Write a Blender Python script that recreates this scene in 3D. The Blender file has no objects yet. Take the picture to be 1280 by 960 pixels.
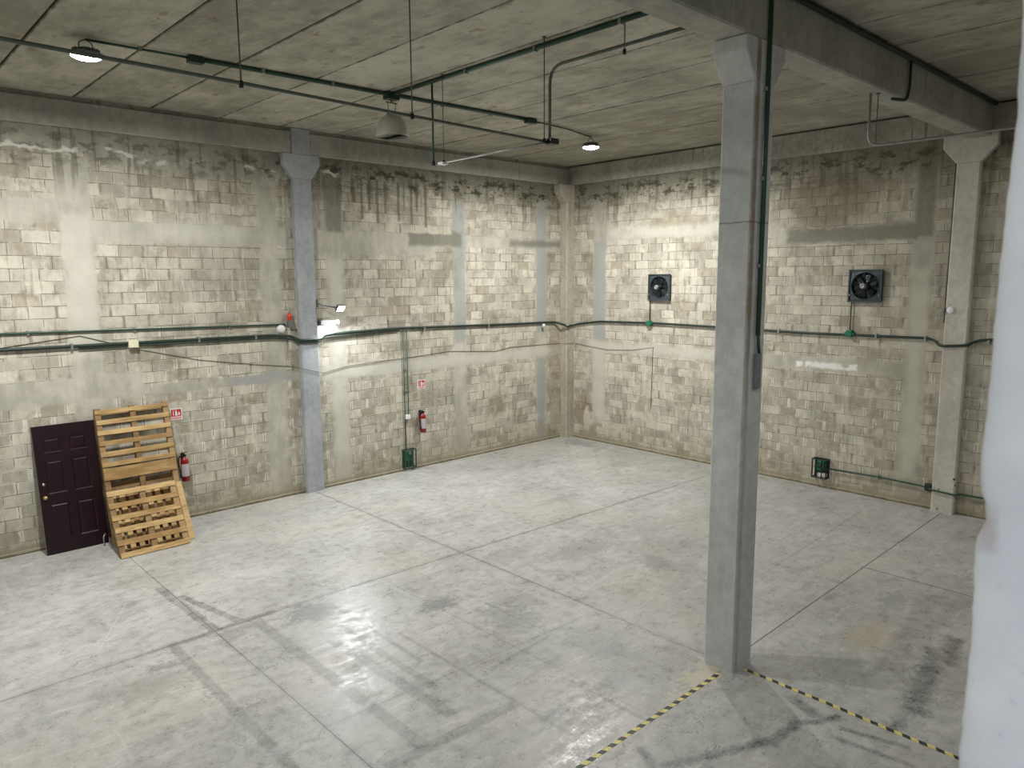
import bpy, bmesh, math, random
from mathutils import Vector, Matrix

random.seed(7)
S = bpy.context.scene
COL = S.collection

# ------------------------------------------------------------------ camera
cd = bpy.data.cameras.new('camera')
cam = bpy.data.objects.new('camera', cd)
COL.objects.link(cam)
S.camera = cam
cd.sensor_width = 36.0
cd.lens = 36.0 * 925.18 / 1280.0
cd.clip_start = 0.05
cd.clip_end = 200
_r = Vector((0.72975, -0.68369, -0.00641))
_u = Vector((0.10259, 0.10022, 0.98966))
_f = Vector((0.67598, 0.72286, -0.14327))
_m = Matrix((_r, _u, -_f)).transposed().to_4x4()
_m.translation = Vector((-15.3677, -14.1331, 4.5))
cam.matrix_world = _m
cd.dof.use_dof = True
cd.dof.focus_distance = 12.0
cd.dof.aperture_fstop = 9.0

# ------------------------------------------------------------------ world, exposure, lamp powers
W = bpy.data.worlds.new('world')
S.world = W
W.use_nodes = True
W.node_tree.nodes['Background'].inputs[0].default_value = (0.6, 0.66, 0.75, 1)
W.node_tree.nodes['Background'].inputs[1].default_value = 0.15
S.view_settings.view_transform = 'Standard'
S.view_settings.look = 'None'
S.view_settings.gamma = 1.0
S.view_settings.use_curve_mapping = False
S.view_settings.exposure = 0.9
P_BAY = 210.0        # high bay lamps over the hall
P_BAY_FILL = 60.0        # added high bay lamps out of view, fill for the neighbouring bay
P_FLOOD = 62.0
P_FILL_PANEL = 95.0  # added panel behind the camera, fill for the white wall edge
C_BAY = (1.0, 0.99, 0.965)
C_COOL = (0.86, 0.93, 1.0)

H = 7.45             # underside of the ceiling planks


# ================================================================== node helpers
class Sx:
    """a socket or a number with arithmetic"""
    def __init__(self, g, v):
        self.g, self.v = g, v
    def _b(self, o, op, sw=False):
        a, b = (o, self) if sw else (self, o)
        return self.g.math(op, a, b)
    def __add__(s, o): return s._b(o, 'ADD')
    def __radd__(s, o): return s._b(o, 'ADD')
    def __sub__(s, o): return s._b(o, 'SUBTRACT')
    def __rsub__(s, o): return s._b(o, 'SUBTRACT', True)
    def __mul__(s, o): return s._b(o, 'MULTIPLY')
    def __rmul__(s, o): return s._b(o, 'MULTIPLY')
    def __truediv__(s, o): return s._b(o, 'DIVIDE')


class G:
    def __init__(self, name, rough=0.8, metallic=0.0, spec=0.5):
        self.mat = bpy.data.materials.new(name)
        self.mat.use_nodes = True
        self.nt = self.mat.node_tree
        self.bsdf = self.nt.nodes['Principled BSDF']
        self.bsdf.inputs['Roughness'].default_value = rough
        self.bsdf.inputs['Metallic'].default_value = metallic
        self.bsdf.inputs['Specular IOR Level'].default_value = spec
    def new(self, t):
        return self.nt.nodes.new(t)
    def put(self, v, sock):
        if isinstance(v, Sx):
            v = v.v
        if isinstance(v, bpy.types.NodeSocket):
            self.nt.links.new(v, sock)
        elif isinstance(v, (tuple, list)) and len(v) == 3 and sock.type == 'RGBA':
            sock.default_value = (*v, 1)
        else:
            sock.default_value = v
    def math(self, op, a, b=None, c=None, clamp=False):
        n = self.new('ShaderNodeMath')
        n.operation = op
        n.use_clamp = clamp
        self.put(a, n.inputs[0])
        if b is not None: self.put(b, n.inputs[1])
        if c is not None: self.put(c, n.inputs[2])
        return Sx(self, n.outputs[0])
    def mx(self, a, b): return self.math('MAXIMUM', a, b)
    def mn(self, a, b): return self.math('MINIMUM', a, b)
    def ab(self, a): return self.math('ABSOLUTE', a)
    def pos(self):
        n = self.new('ShaderNodeNewGeometry')
        s = self.new('ShaderNodeSeparateXYZ')
        self.nt.links.new(n.outputs['Position'], s.inputs[0])
        return Sx(self, n.outputs['Position']), Sx(self, s.outputs[0]), Sx(self, s.outputs[1]), Sx(self, s.outputs[2])
    def objpos(self):
        n = self.new('ShaderNodeTexCoord')
        s = self.new('ShaderNodeSeparateXYZ')
        self.nt.links.new(n.outputs['Object'], s.inputs[0])
        return Sx(self, n.outputs['Object']), Sx(self, s.outputs[0]), Sx(self, s.outputs[1]), Sx(self, s.outputs[2])
    def vec(self, x, y, z=0.0):
        n = self.new('ShaderNodeCombineXYZ')
        for i, v in enumerate((x, y, z)): self.put(v, n.inputs[i])
        return Sx(self, n.outputs[0])
    def noise(self, v, scale, detail=3.0, rough=0.55, dist=0.0):
        n = self.new('ShaderNodeTexNoise')
        self.put(v, n.inputs['Vector'])
        n.inputs['Scale'].default_value = scale
        n.inputs['Detail'].default_value = detail
        n.inputs['Roughness'].default_value = rough
        n.inputs['Distortion'].default_value = dist
        return Sx(self, n.outputs[0])
    def ss(self, v, a, b, lo=0.0, hi=1.0):
        """smooth step: lo at a, hi at b"""
        n = self.new('ShaderNodeMapRange')
        n.interpolation_type = 'SMOOTHSTEP'
        self.put(v, n.inputs[0])
        if a > b:
            a, b, lo, hi = b, a, hi, lo
        for i, q in enumerate((a, b, lo, hi)): n.inputs[i + 1].default_value = q
        return Sx(self, n.outputs[0])
    def mix(self, f, a, b, mode='MIX'):
        n = self.new('ShaderNodeMix')
        n.data_type = 'RGBA'
        n.blend_type = mode
        self.put(f, n.inputs[0]); self.put(a, n.inputs[6]); self.put(b, n.inputs[7])
        return Sx(self, n.outputs[2])
    def box(self, u, v, u0, u1, v0, v1, wob, soft=0.05):
        """1 inside the rectangle; wob is added to the distance so the edge is ragged"""
        a = self.ab(u - (u0 + u1) / 2) - abs(u1 - u0) / 2
        b = self.ab(v - (v0 + v1) / 2) - abs(v1 - v0) / 2
        return self.ss(self.mx(a, b) + wob, soft, -soft)
    def seg(self, u, v, A, B, w, wob, soft=0.02):
        """1 within w of the segment AB"""
        dx, dy = B[0] - A[0], B[1] - A[1]
        L = math.hypot(dx, dy)
        dx /= L; dy /= L
        cx, cy = (A[0] + B[0]) / 2, (A[1] + B[1]) / 2
        p = u * dx + v * dy - (cx * dx + cy * dy)
        q = u * (-dy) + v * dx - (-cx * dy + cy * dx)
        d = self.mx(self.ab(p) - L / 2, self.ab(q) - w)
        return self.ss(d + wob, soft, -soft)
    def blob(self, u, v, c, rx, ry, wob, soft=0.4):
        a = (u - c[0]) / rx
        b = (v - c[1]) / ry
        return self.ss(self.math('SQRT', a * a + b * b) + wob, 1 + soft, 1 - soft)
    def bump(self, h, strength=0.3, dist=0.01):
        n = self.new('ShaderNodeBump')
        n.inputs['Strength'].default_value = strength
        n.inputs['Distance'].default_value = dist
        self.put(h, n.inputs['Height'])
        self.nt.links.new(n.outputs[0], self.bsdf.inputs['Normal'])
    def color(self, c): self.put(c, self.bsdf.inputs['Base Color'])
    def rough(self, r): self.put(r, self.bsdf.inputs['Roughness'])


def hexc(r, g, b):
    def f(c):
        c /= 255.0
        return c / 12.92 if c <= 0.04045 else ((c + 0.055) / 1.055) ** 2.4
    return (f(r), f(g), f(b))


# ================================================================== materials
def simple(name, col, rough=0.5, metallic=0.0, var=0.12, scale=14.0, spec=0.5):
    g = G(name, rough, metallic, spec)
    P, x, y, z = g.objpos()
    n = g.noise(P, scale, 4)
    dark = tuple(c * (1 - var) for c in col)
    light = tuple(min(1, c * (1 + var)) for c in col)
    g.color(g.mix(g.ss(n, .3, .7), dark, light))
    g.bump(n, .08, .004)
    return g.mat


def concrete(name, dark, light, rough=0.85, streak=0.0, pits=0.0, corner=False):
    g = G(name, rough, spec=0.3)
    P, x, y, z = g.pos()
    n1 = g.noise(P, 0.9, 4)
    n2 = g.noise(P, 9, 6, 0.65)
    st = g.noise(g.vec(x * 9, y * 9, z * 0.6), 1.0, 3)
    t = n1 * 0.5 + n2 * 0.35 + st * 0.15
    c = g.mix(g.ss(t, .34, .66), dark, light)
    if streak:
        m = g.ss(st, .56, .74) * g.ss(n1, .35, .6) * streak
        c = g.mix(m, c, tuple(q * .45 for q in dark))
    if pits:
        vo = g.new('ShaderNodeTexVoronoi')
        g.put(P, vo.inputs['Vector'])
        vo.inputs['Scale'].default_value = 6.5
        pm = g.ss(Sx(g, vo.outputs['Distance']), .2, .12) * g.ss(n1, .38, .5) * g.ss(z, 2.0, .7) * pits
        c = g.mix(pm, c, (.06, .055, .045))
    if corner:
        wv = (g.noise(P, 6, 4) - .5) * .03
        c = g.mix(g.box(x, y, -8.16, -8.085, -10.12, -10.082, wv, .012) * g.ss(z, 2.8, 4.2, .35, .9), c, hexc(132, 118, 98))
        c = g.mix(g.ss(n1, .42, .62) * g.ss(z, 2.6, 1.2) * .45, c, hexc(124, 122, 108))
        c = g.mix(g.ss(g.ab(z - 5.05 + wv * 2), .012, .004) * .6, c, hexc(96, 94, 90))
    g.color(c)
    g.bump(n2, .35, .01)
    return g.mat


def block_wall(name, axis):
    """hollow concrete block wall with flush cast ties, damp streaks and mortar runs"""
    g = G(name, 0.93, spec=0.2)
    P, x, y, z = g.pos()
    u = x if axis == 'x' else y
    wn = g.noise(g.vec(u, z, 0.0), 2.3, 3) - 0.5
    wf = g.noise(g.vec(u, z, 3.0), 9, 4, .6) - 0.5
    wob = wn * 0.10 + wf * 0.10
    bu = u + wf * 0.012 + 40.0
    bv = z + wn * 0.03 + wf * 0.012
    br = g.new('ShaderNodeTexBrick')
    g.put(g.vec(bu, bv), br.inputs['Vector'])
    br.offset = 0.5; br.squash = 1.0
    g.put((0, 0, 0), br.inputs['Color1']); g.put((1, 1, 1), br.inputs['Color2']); g.put((.5, .5, .5), br.inputs['Mortar'])
    br.inputs['Scale'].default_value = 1.0
    br.inputs['Mortar Size'].default_value = 0.007
    br.inputs['Mortar Smooth'].default_value = 0.25
    br.inputs['Brick Width'].default_value = 0.405
    br.inputs['Row Height'].default_value = 0.2035
    rnd = Sx(g, br.outputs['Color'])
    mort = Sx(g, br.outputs['Fac'])
    br2 = g.new('ShaderNodeTexBrick')       # wide joints: where mortar was smeared
    g.put(g.vec(bu, bv), br2.inputs['Vector'])
    br2.offset = 0.5
    br2.inputs['Scale'].default_value = 1.0
    br2.inputs['Mortar Size'].default_value = 0.030
    br2.inputs['Mortar Smooth'].default_value = 0.6
    br2.inputs['Brick Width'].default_value = 0.405
    br2.inputs['Row Height'].default_value = 0.2035
    smear = Sx(g, br2.outputs['Fac'])
    big = g.noise(g.vec(u * 0.5, z * 0.6, 1.0), 1.0, 3)
    mid = g.noise(g.vec(u, z, 7.0), 2.1, 4, .6)
    fine = g.noise(P, 34, 6, .7)
    vst = g.noise(g.vec(u * 8, z * 1.6, 2.0), 1.0, 3, .55)
    # vertical joints, picked block by block
    row = g.math('FLOOR', bv / 0.2035)
    half = 1.0 - g.math('FRACT', row * .5) * 2.0
    uu = (bu + half * 0.2025) / 0.405
    col_ = g.math('FLOOR', uu + .5)
    vd = g.ab(g.math('FRACT', uu + .5) - .5) * .405          # distance to the nearest vertical joint
    wnz = g.new('ShaderNodeTexWhiteNoise')
    wnz.noise_dimensions = '2D'
    g.put(g.vec(row, col_), wnz.inputs['Vector'])
    jr = Sx(g, wnz.outputs['Value'])
    # blocks
    t = rnd * 0.30 + mid * 0.60 + fine * 0.34 + big * .30
    c = g.mix(g.ss(t, .46, 1.06), hexc(146, 142, 128), hexc(218, 212, 195))
    c = g.mix(g.ss(rnd, .80, .95) * g.ss(mid, .36, .52) * .45, c, hexc(134, 131, 120))
    c = g.mix(g.ss(rnd, .20, .05) * .35, c, hexc(178, 165, 142))
    # rubbed cement haze over everything
    hz = g.noise(g.vec(u * 2.6, z * 1.5, 21.0), 1.0, 5, .62)
    c = g.mix(g.ss(hz, .50, .66) * .62, c, hexc(164, 161, 148))
    c = g.mix(g.ss(hz, .40, .28) * .45, c, hexc(206, 201, 186))
    # vertical grey rubs and pale mortar runs
    c = g.mix(g.ss(vst, .57, .66) * g.ss(mid, .66, .45) * .55, c, hexc(136, 133, 121))
    c = g.mix(g.ss(vst, .42, .34) * g.ss(mid, .40, .55) * .5, c, hexc(210, 206, 192))
    low = g.ss(z + wn * 1.4, 3.7, 2.6, 0.25, 1.0)
    vw = .030 + wf * .09
    pj = g.ss(vd - vw, .018, -.012) * g.ss(jr, .42, .50)
    c = g.mix(pj * low * .90, c, hexc(218, 215, 203))
    dj = g.ss(vd - vw * .8, .014, -.010) * g.ss(jr, .36, .30)
    c = g.mix(dj * g.ss(mid, .34, .5) * .62, c, hexc(124, 120, 106))
    jm = g.noise(g.vec(u, z, 11.0), 1.7, 3)
    c = g.mix(smear * g.ss(jm, .42, .56) * low * .70, c, hexc(198, 194, 178))
    dm = g.noise(g.vec(u, z, 5.0), 3.1, 3)
    c = g.mix(mort * g.ss(dm + wf * .4, .38, .53) * .85, c, hexc(108, 103, 90))
    s1 = g.noise(g.vec(u * 15, z * 1.3, 31.0), 1.0, 4, .6)
    c = g.mix(g.ss(s1, .53, .66) * g.ss(big, .40, .56) * .42, c, hexc(126, 121, 106))
    c = g.mix(g.ss(s1, .44, .34) * g.ss(big, .58, .44) * .35, c, hexc(214, 210, 196))
    st2 = g.noise(g.vec(u * 1.1, z * 1.3, 33.0), 1.6, 6, .70)
    c = g.mix(g.ss(st2, .53, .66) * .50, c, hexc(128, 122, 104))
    c = g.mix(g.ss(st2, .45, .36) * .30, c, hexc(212, 206, 190))
    # flush plaster over the cast ties
    pl = None
    if axis == 'x':
        strips = [(-17.2, -16.7, 0, 7), (-12.32, -11.82, 0, 6.5), (-8.92, -8.50, 0, 6.6), (-7.47, -7.05, 0, 6.9),
                  (-4.08, -3.68, 0, 6.7), (-1.26, -0.84, 0, 6.6),
                  (-22, -11.2, 2.42, 2.86), (-11.2, -8.0, 2.42, 2.60), (-7.9, -.3, 2.33, 2.64),
                  (-22, -11.9, 5.42, 5.80), (-11.9, -8.3, 5.12, 5.5), (-7.9, -4.6, 5.0, 5.5), (-4.6, -.3, 5.22, 5.50),
                  (-22, -11.6, 6.62, 7.2), (-11.6, -8.2, 6.42, 7.2), (-7.6, -.3, 6.72, 7.2)]
        grey = [(-7.44, -7.03, 5.45, 6.8), (-5.35, -3.8, 5.22, 5.56), (-2.2, -.3, 5.28, 5.44)]
        pale = [(-7.42, -7.08, 0, 2.4), (-12.3, -11.85, 3.2, 5.6), (-7.9, -.3, 2.36, 2.60), (-7.4, -7.1, 3.9, 4.9)]
        blue = [(-4.05, -3.7, 2.9, 6.3), (-1.24, -.86, 3.0, 6.3), (-9.6, -8.3, 2.42, 2.62), (-1.2, -.9, 0, 2.3)]
    else:
        strips = [(-1.38, -0.92, .5, 6.5), (-5.2, -4.75, 0, 6.5), (-9.28, -8.88, 0, 6.9), (-14.2, -13.8, 0, 6.9),
                  (-9.0, -.4, 2.50, 2.78), (-24, -10.0, 2.5, 2.78), (-6.0, -1.0, 5.42, 5.78), (-9.0, -6.0, 5.14, 5.48),
                  (-24, -10, 5.2, 5.5), (-24, -.3, 6.66, 7.2)]
        grey = [(-9.0, -6.4, 5.16, 5.46), (-9.24, -8.92, 5.2, 6.8)]
        pale = [(-1.36, -.96, .7, 2.6), (-5.4, -.8, 2.54, 2.76), (-5.9, -1.4, 5.46, 5.76), (-9.2, -8.95, .5, 4.6)]
        blue = [(-1.36, -.96, 2.8, 5.4)]
    def union(bs, w, soft):
        m = None
        for b in bs:
            q = g.box(u, z, *b, w, soft)
            m = q if m is None else g.mx(m, q)
        return m
    pl = union(strips, wob, .035)
    pc = g.mix(g.ss(mid * .6 + fine * .25 + vst * .3, .42, .75), hexc(164, 161, 148), hexc(198, 194, 181))
    pc = g.mix(union(blue, wob * 1.2, .05) * .8, pc, hexc(158, 161, 158))
    pc = g.mix(union(grey, wob * 1.2, .06) * .85, pc, hexc(122, 121, 110))
    pc = g.mix(union(pale, wob * 1.6, .09) * .65, pc, hexc(204, 201, 188))
    c = g.mix(pl * g.ss(hz, .72, .52, .72, .97), c, pc)
    # damp dark growth and drips under the top beam
    drip = g.noise(g.vec(u * 7.5, z * .55, 4.0), 1.0, 2, .5)
    topz = z + (big - .5) * 1.1 + wn * .6
    zone = g.ss(topz, 5.7, 6.5)
    c = g.mix(g.ss(drip, .54, .63) * zone * .60, c, hexc(92, 89, 76))
    c = g.mix(g.ss(topz + wf * .6, 5.9, 6.9) * (g.ss(u, -10.0, -7.0, .45, .78) if axis == 'x' else .74), c, hexc(98, 95, 80))
    c = g.mix(g.ss(mid, .52, .66) * g.ss(topz, 4.9, 6.2) * .45, c, hexc(112, 107, 90))
    blk = g.noise(g.vec(u, z * 1.6, 9.0), 3.0, 5, .7)
    c = g.mix(g.ss(blk, .49, .60) * g.box(u, z, -30, 0, 6.4, 6.9, wob * 3, .18) * (g.ss(u, -9.5, -7.4, .55, .95) if axis == 'x' else .85), c, hexc(56, 54, 44))
    ef = g.ab(z - 6.62 + (big - .5) * 1.0 + wn * .25 + wf * .12)
    if axis == 'x':
        c = g.mix(g.ss(ef, .05, .012) * g.ss(mid, .44, .54) * g.ss(u, -6.0, -7.5) * .8, c, hexc(212, 210, 200))
    if axis == 'x':
        for k, (a, b, w) in enumerate([(-6.55, 5.75, .03), (-6.35, 5.95, .03), (-6.15, 5.7, .025), (-5.95, 5.9, .03), (-5.6, 5.75, .035),
                                       (-5.45, 6.0, .02), (-5.25, 5.7, .03), (-5.1, 6.0, .03), (-4.85, 5.65, .03), (-6.75, 6.1, .05)]):
            c = g.mix(g.box(u, z, a - w, a + w, b, 6.6, wf * .06, .03) * .7, c, hexc(84, 80, 66))
        c = g.mix(g.box(u, z, -5.95, -5.50, 3.38, 3.53, wf * .03, .015) * .7, c, hexc(136, 134, 124))
        c = g.mix(g.box(u, z, -5.99, -5.95, 3.36, 3.56, wf * .03, .012) * .8, c, hexc(84, 82, 74))
        c = g.mix(g.box(u, z, -10.9, -9.3, 5.2, 5.5, wob * 4, .25) * .55, c, hexc(216, 213, 204))
        c = g.mix(g.box(u, z, -4.6, -3.9, 4.35, 4.9, wob * 5, .2) * .4, c, hexc(120, 118, 106))
        c = g.mix(g.blob(u, z, (-2.7, 1.2), .35, .3, wob * 6) * .35, c, hexc(110, 104, 74))
        c = g.mix(g.blob(u, z, (-.55, .62), .25, .35, wob * 8, .2) * .6, c, hexc(206, 205, 197))
        c = g.mix(g.box(u, z, -.75, -.3, .1, 3.2, wob * 4, .1) * .45, c, hexc(140, 126, 96))
    else:
        c = g.mix(g.box(u, z, -8.0, -6.7, 2.55, 2.67, wob * .9, .03) * g.ss(blk, .34, .44), c, hexc(240, 239, 234))
        c = g.mix(g.blob(u, z, (-.6, .8), .3, .5, wob * 8, .3) * .55, c, hexc(118, 96, 70))
        c = g.mix(g.blob(u, z, (-.75, .55), .12, .35, wob * 7, .2) * .7, c, hexc(210, 206, 192))
        c = g.mix(g.blob(u, z, (-7.2, 6.0), .9, .6, wob * 6, .4) * .5, c, hexc(92, 84, 64))
        c = g.mix(g.box(u, z, -4.4, -2.8, 5.7, 5.9, wob * 4, .1) * .5, c, hexc(140, 130, 104))
        c = g.mix(g.ss(u, -5.5, -9.5) * .22, c, hexc(120, 112, 92))
    # foot of the wall
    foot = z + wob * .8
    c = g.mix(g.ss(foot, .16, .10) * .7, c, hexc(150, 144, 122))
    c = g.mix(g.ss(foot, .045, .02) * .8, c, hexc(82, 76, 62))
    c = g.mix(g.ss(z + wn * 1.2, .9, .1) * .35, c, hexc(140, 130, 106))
    c = g.mix(g.ss(fine, .56, .70) * .40, c, hexc(118, 113, 98))
    c = g.mix(g.ss(fine, .42, .30) * .30, c, hexc(222, 218, 204))
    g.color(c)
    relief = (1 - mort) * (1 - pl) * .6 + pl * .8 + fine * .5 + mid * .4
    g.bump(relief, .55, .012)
    return g.mat


def floor_mat():
    g = G('power_floated_concrete', 0.45, spec=0.45)
    P, x, y, z = g.pos()
    n0 = g.noise(g.vec(x, y, 0.0), 0.35, 4)
    n1 = g.noise(g.vec(x, y, 1.0), 1.3, 5, .6)
    n2 = g.noise(g.vec(x * 1.0, y * 1.0, 2.0), 6.0, 6, .68)
    n3 = g.noise(g.vec(x, y, 3.0), 38.0, 4, .7)
    w1 = n1 - .5
    w2 = g.noise(g.vec(x, y, 5.0), 4.0, 5, .65) - .5
    w3 = g.noise(g.vec(x, y, 6.0), 14.0, 4, .6) - .5
    t = n0 * .22 + n1 * .30 + n2 * .42 + n3 * .22
    c = g.mix(g.ss(t, .46, .72), hexc(150, 150, 146), hexc(186, 186, 182))
    gr1 = g.noise(g.vec(x * 2.2, y * 9.0, 18.0), 1.0, 6, .68)
    gr2 = g.noise(g.vec(x * 10.0, y * 2.0, 19.0), 1.0, 6, .68)
    c = g.mix(g.ss(gr1, .52, .66) * g.ss(n1, .42, .56) * .36, c, hexc(138, 138, 133))
    c = g.mix(g.ss(gr1, .44, .34) * .35, c, hexc(204, 203, 197))
    c = g.mix(g.ss(gr2, .54, .68) * g.ss(n1, .56, .42) * .38, c, hexc(140, 140, 135))
    c = g.mix(g.ss(g.noise(g.vec(x, y, 14.0), .55, 4), .5, .66) * .25, c, hexc(186, 179, 162))
    c = g.mix(g.ss(n2, .56, .70) * .30, c, hexc(126, 126, 122))
    tr = g.noise(g.vec(x * .45, y * 5.0, 8.0), 1.0, 4, .6)
    c = g.mix(g.ss(tr, .57, .68) * g.ss(n1, .45, .6) * .22, c, hexc(136, 136, 130))
    lt = g.noise(g.vec(x * 6.0, y * .5, 9.0), 1.0, 4, .6)
    c = g.mix(g.ss(lt, .60, .70) * .20, c, hexc(206, 206, 200))
    dk = hexc(104, 105, 102)
    cr = g.noise(g.vec(x * 1.0, y * 1.6, 41.0), .9, 6, .62)
    c = g.mix(g.ss(g.ab(cr - .5), .0045, .0015) * g.ss(w1, .0, .06) * .6, c, hexc(96, 96, 92))
    cr2 = g.noise(g.vec(x * 1.8, y * .8, 43.0), 1.1, 4, .6)
    c = g.mix(g.ss(g.ab(cr2 - .52), .006, .002) * g.ss(w1, .0, -.06) * .22, c, hexc(212, 212, 206))
    sp2 = g.noise(g.vec(x * 9, y * 22, 45.0), 1.0, 5, .7)
    c = g.mix(g.ss(sp2, .62, .72) * .50, c, hexc(112, 112, 108))
    sm = g.noise(g.vec(x * .9, y * 1.6, 47.0), 1.5, 6, .68)
    c = g.mix(g.ss(sm, .56, .68) * .42, c, hexc(124, 124, 120))
    worn = g.ss(n2 * .6 + n3 * .4, .34, .56, 1.0, .45)
    def many(items, wob, soft, col, k, fade=True):
        nonlocal c
        m = None
        for a, b, w in items:
            q = g.seg(x, y, a, b, w, wob, soft)
            m = q if m is None else g.mx(m, q)
        c = g.mix(m * k * (worn if fade else 1.0), c, col)
        return m
    # slab joints
    wj = w3 * .008
    j = many([((-22, -4.93), (-10, -4.93), .005), ((-10, -4.95), (0, -5.25), .009), ((-12.04, 0), (-12.04, -9.9), .005), ((-8.0, 0), (-8.0, -9.8), .006),
              ((-7.7, -9.9), (0, -9.78), .009), ((-3.9, -2.6), (-3.9, -4.8), .003), ((-16.1, 0), (-16.1, -22), .010),
              ((-8.2, -9.95), (-22, -9.95), .010), ((-12.04, -9.9), (-12.04, -22), .01), ((-3.9, -9.8), (-3.9, -22), .01)],
             wj, .007, hexc(80, 80, 76), .85, False)
    many([((-22, -4.93), (-9, -4.93), .05), ((-12.04, -4.6), (-12.04, -9.9), .03), ((-8.0, 0), (-8.0, -9.8), .035), ((-9, -4.95), (-2, -5.2), .03)],
         w2 * .16 + w3 * .10, .05, dk, .50)
    many([((-6.04, -1.5), (-6.04, -4.9), .008), ((-13.4, -2.0), (-12.1, -2.25), .008), ((-7.9, -4.1), (-7.0, -4.0), .01),
          ((-11.6, -6.3), (-11.0, -6.4), .012), ((-11.7, -6.8), (-9.2, -6.8), .010), ((-12.0, -7.77), (-8.4, -7.95), .012),
          ((-12.9, -6.12), (-12.1, -6.32), .010), ((-5.4, -8.9), (-1.0, -8.68), .014), ((-9.55, -5.4), (-9.5, -9.8), .012),
          ((-9.0, -5.2), (-8.95, -8.6), .008)], w2 * .015 + w3 * .02, .010, dk, .55)
    # broad dull tyre and tape traces
    many([((-11.52, -5.0), (-11.50, -8.8), .075), ((-11.06, -6.1), (-10.98, -8.5), .08), ((-12.57, -5.0), (-12.58, -8.6), .06),
          ((-11.95, -8.74), (-10.3, -8.80), .07), ((-10.54, -5.6), (-10.56, -7.4), .035), ((-10.8, -5.9), (-10.78, -8.0), .05),
          ((-10.1, -8.1), (-9.0, -8.0), .03), ((-9.6, -8.9), (-9.6, -10.0), .03), ((-10.35, -6.6), (-10.33, -9.6), .025)],
         w2 * .03 + w3 * .05, .02, hexc(126, 127, 123), .9)
    # black rubbed trails where the joints cross
    many([((-12.10, -3.0), (-12.03, -4.9), .07), ((-11.98, -3.5), (-11.68, -4.92), .055), ((-12.6, -4.95), (-11.2, -4.90), .05)],
         w2 * .06 + w3 * .08, .02, hexc(108, 109, 108), .98)
    # scuffs in the front bay
    many([((-9.05, -11.02), (-8.45, -11.02), .06), ((-10.1, -10.48), (-9.0, -10.98), .055), ((-8.5, -11.05), (-8.1, -11.3), .05), ((-8.1, -10.75), (-8.3, -11.15), .08),
          ((-8.3, -11.35), (-8.15, -11.95), .035), ((-8.5, -11.35), (-8.4, -12.1), .03), ((-10.0, -10.15), (-10.15, -10.45), .05)],
         w2 * .09 + w3 * .10, .04, hexc(78, 80, 78), .95)
    many([((-5.9, -11.5), (-7.5, -11.75), .11), ((-7.5, -11.75), (-8.0, -11.7), .06), ((-5.4, -11.55), (-6.2, -11.7), .10)],
         w2 * .25 + w3 * .22, .08, hexc(74, 76, 74), .95)
    many([((-4.2, -10.9), (-6.9, -11.3), .13), ((-4.0, -11.3), (-6.0, -11.2), .1)], w2 * .3, .12, hexc(110, 109, 103), .6)
    for (cc, rx, ry, k) in [((-10.83, -5.28), .34, .30, .9), ((-9.45, -6.31), .30, .17, .85), ((-13.05, -5.75), .35, .28, .45), ((-12.85, -5.40), .20, .07, .7),
                            ((-7.6, -5.62), .42, .22, .45), ((-6.1, -7.55), .22, .30, .65), ((-9.0, -7.3), .35, .45, .55), ((-8.6, -7.0), .30, .30, .4),
                            ((-4.75, -4.1), .5, .12, .45), ((-3.0, -1.6), .7, .2, .35), ((-6.5, -6.3), .6, .25, .45), ((-9.3, -9.1), .35, .3, .45),
                            ((-8.75, -8.6), .3, .4, .45), ((-4.8, -10.6), .35, .12, .5), ((-5.3, -9.95), .15, .08, .6), ((-12.6, -3.3), .14, .08, .6),
                            ((-7.1, -10.9), .3, .35, .4), ((-.55, -.9), .25, .5, .6), ((-1.6, -3.2), .25, .25, .4), ((-9.9, -9.2), .5, .3, .3),
                            ((-13.3, -6.8), .3, .08, .4), ((-5.6, -8.3), .3, .1, .4), ((-12.9, -7.3), .8, .5, .25), ((-3.3, -6.7), .7, .3, .3)]:
        c = g.mix(g.blob(x, y, cc, rx, ry, w2 * 2.8 + w3 * 2.6, .55) * k * .75, c, hexc(112, 113, 112))
    c = g.mix(g.blob(x, y, (-6.1, -10.8), .5, .25, w2 * 2, .5) * .35, c, hexc(172, 154, 112))
    # pale drag scratches
    many([((-8.12, -7.48), (-6.78, -7.24), .008), ((-8.35, -6.81), (-7.6, -6.74), .006), ((-8.28, -6.81), (-8.2, -7.3), .006), ((-7.5, -8.3), (-7.1, -8.2), .008),
          ((-13.0, -3.9), (-10.6, -3.2), .008), ((-12.9, -4.1), (-10.9, -3.1), .006), ((-12.4, -2.9), (-10.4, -2.8), .006), ((-6.6, -1.2), (-5.8, -2.4), .010),
          ((-13.3, -4.5), (-12.6, -3.2), .008), ((-4.9, -8.6), (-4.3, -8.0), .008), ((-9.0, -2.2), (-6.6, -1.9), .008), ((-11.5, -3.6), (-9.4, -2.6), .006)],
         w3 * .02, .006, hexc(214, 214, 208), .45)
    # grit by the free column and a dusty line at the walls
    c = g.mix(g.blob(x, y, (-8.35, -9.85), .5, .16, w2 * 3 + w3 * 3, .3) * .6, c, hexc(200, 190, 166))
    edge = g.mx(x, y)
    c = g.mix(g.ss(edge + w2 * .12, -.16, -.04) * .6, c, hexc(190, 186, 172))
    spk = g.noise(g.vec(x, y, 12.0), 22.0, 2, .5)
    c = g.mix(g.ss(spk, .70, .76) * .5, c, hexc(84, 84, 80))
    g.color(c)
    g.rough(g.ss(n1 * .25 + n2 * .45 + n3 * .30 + gr1 * .25, .50, .78, .24, .60))
    g.bump(n3 * .45 + n2 * .2 - j * 2.0, .24, .006)
    return g.mat


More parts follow.
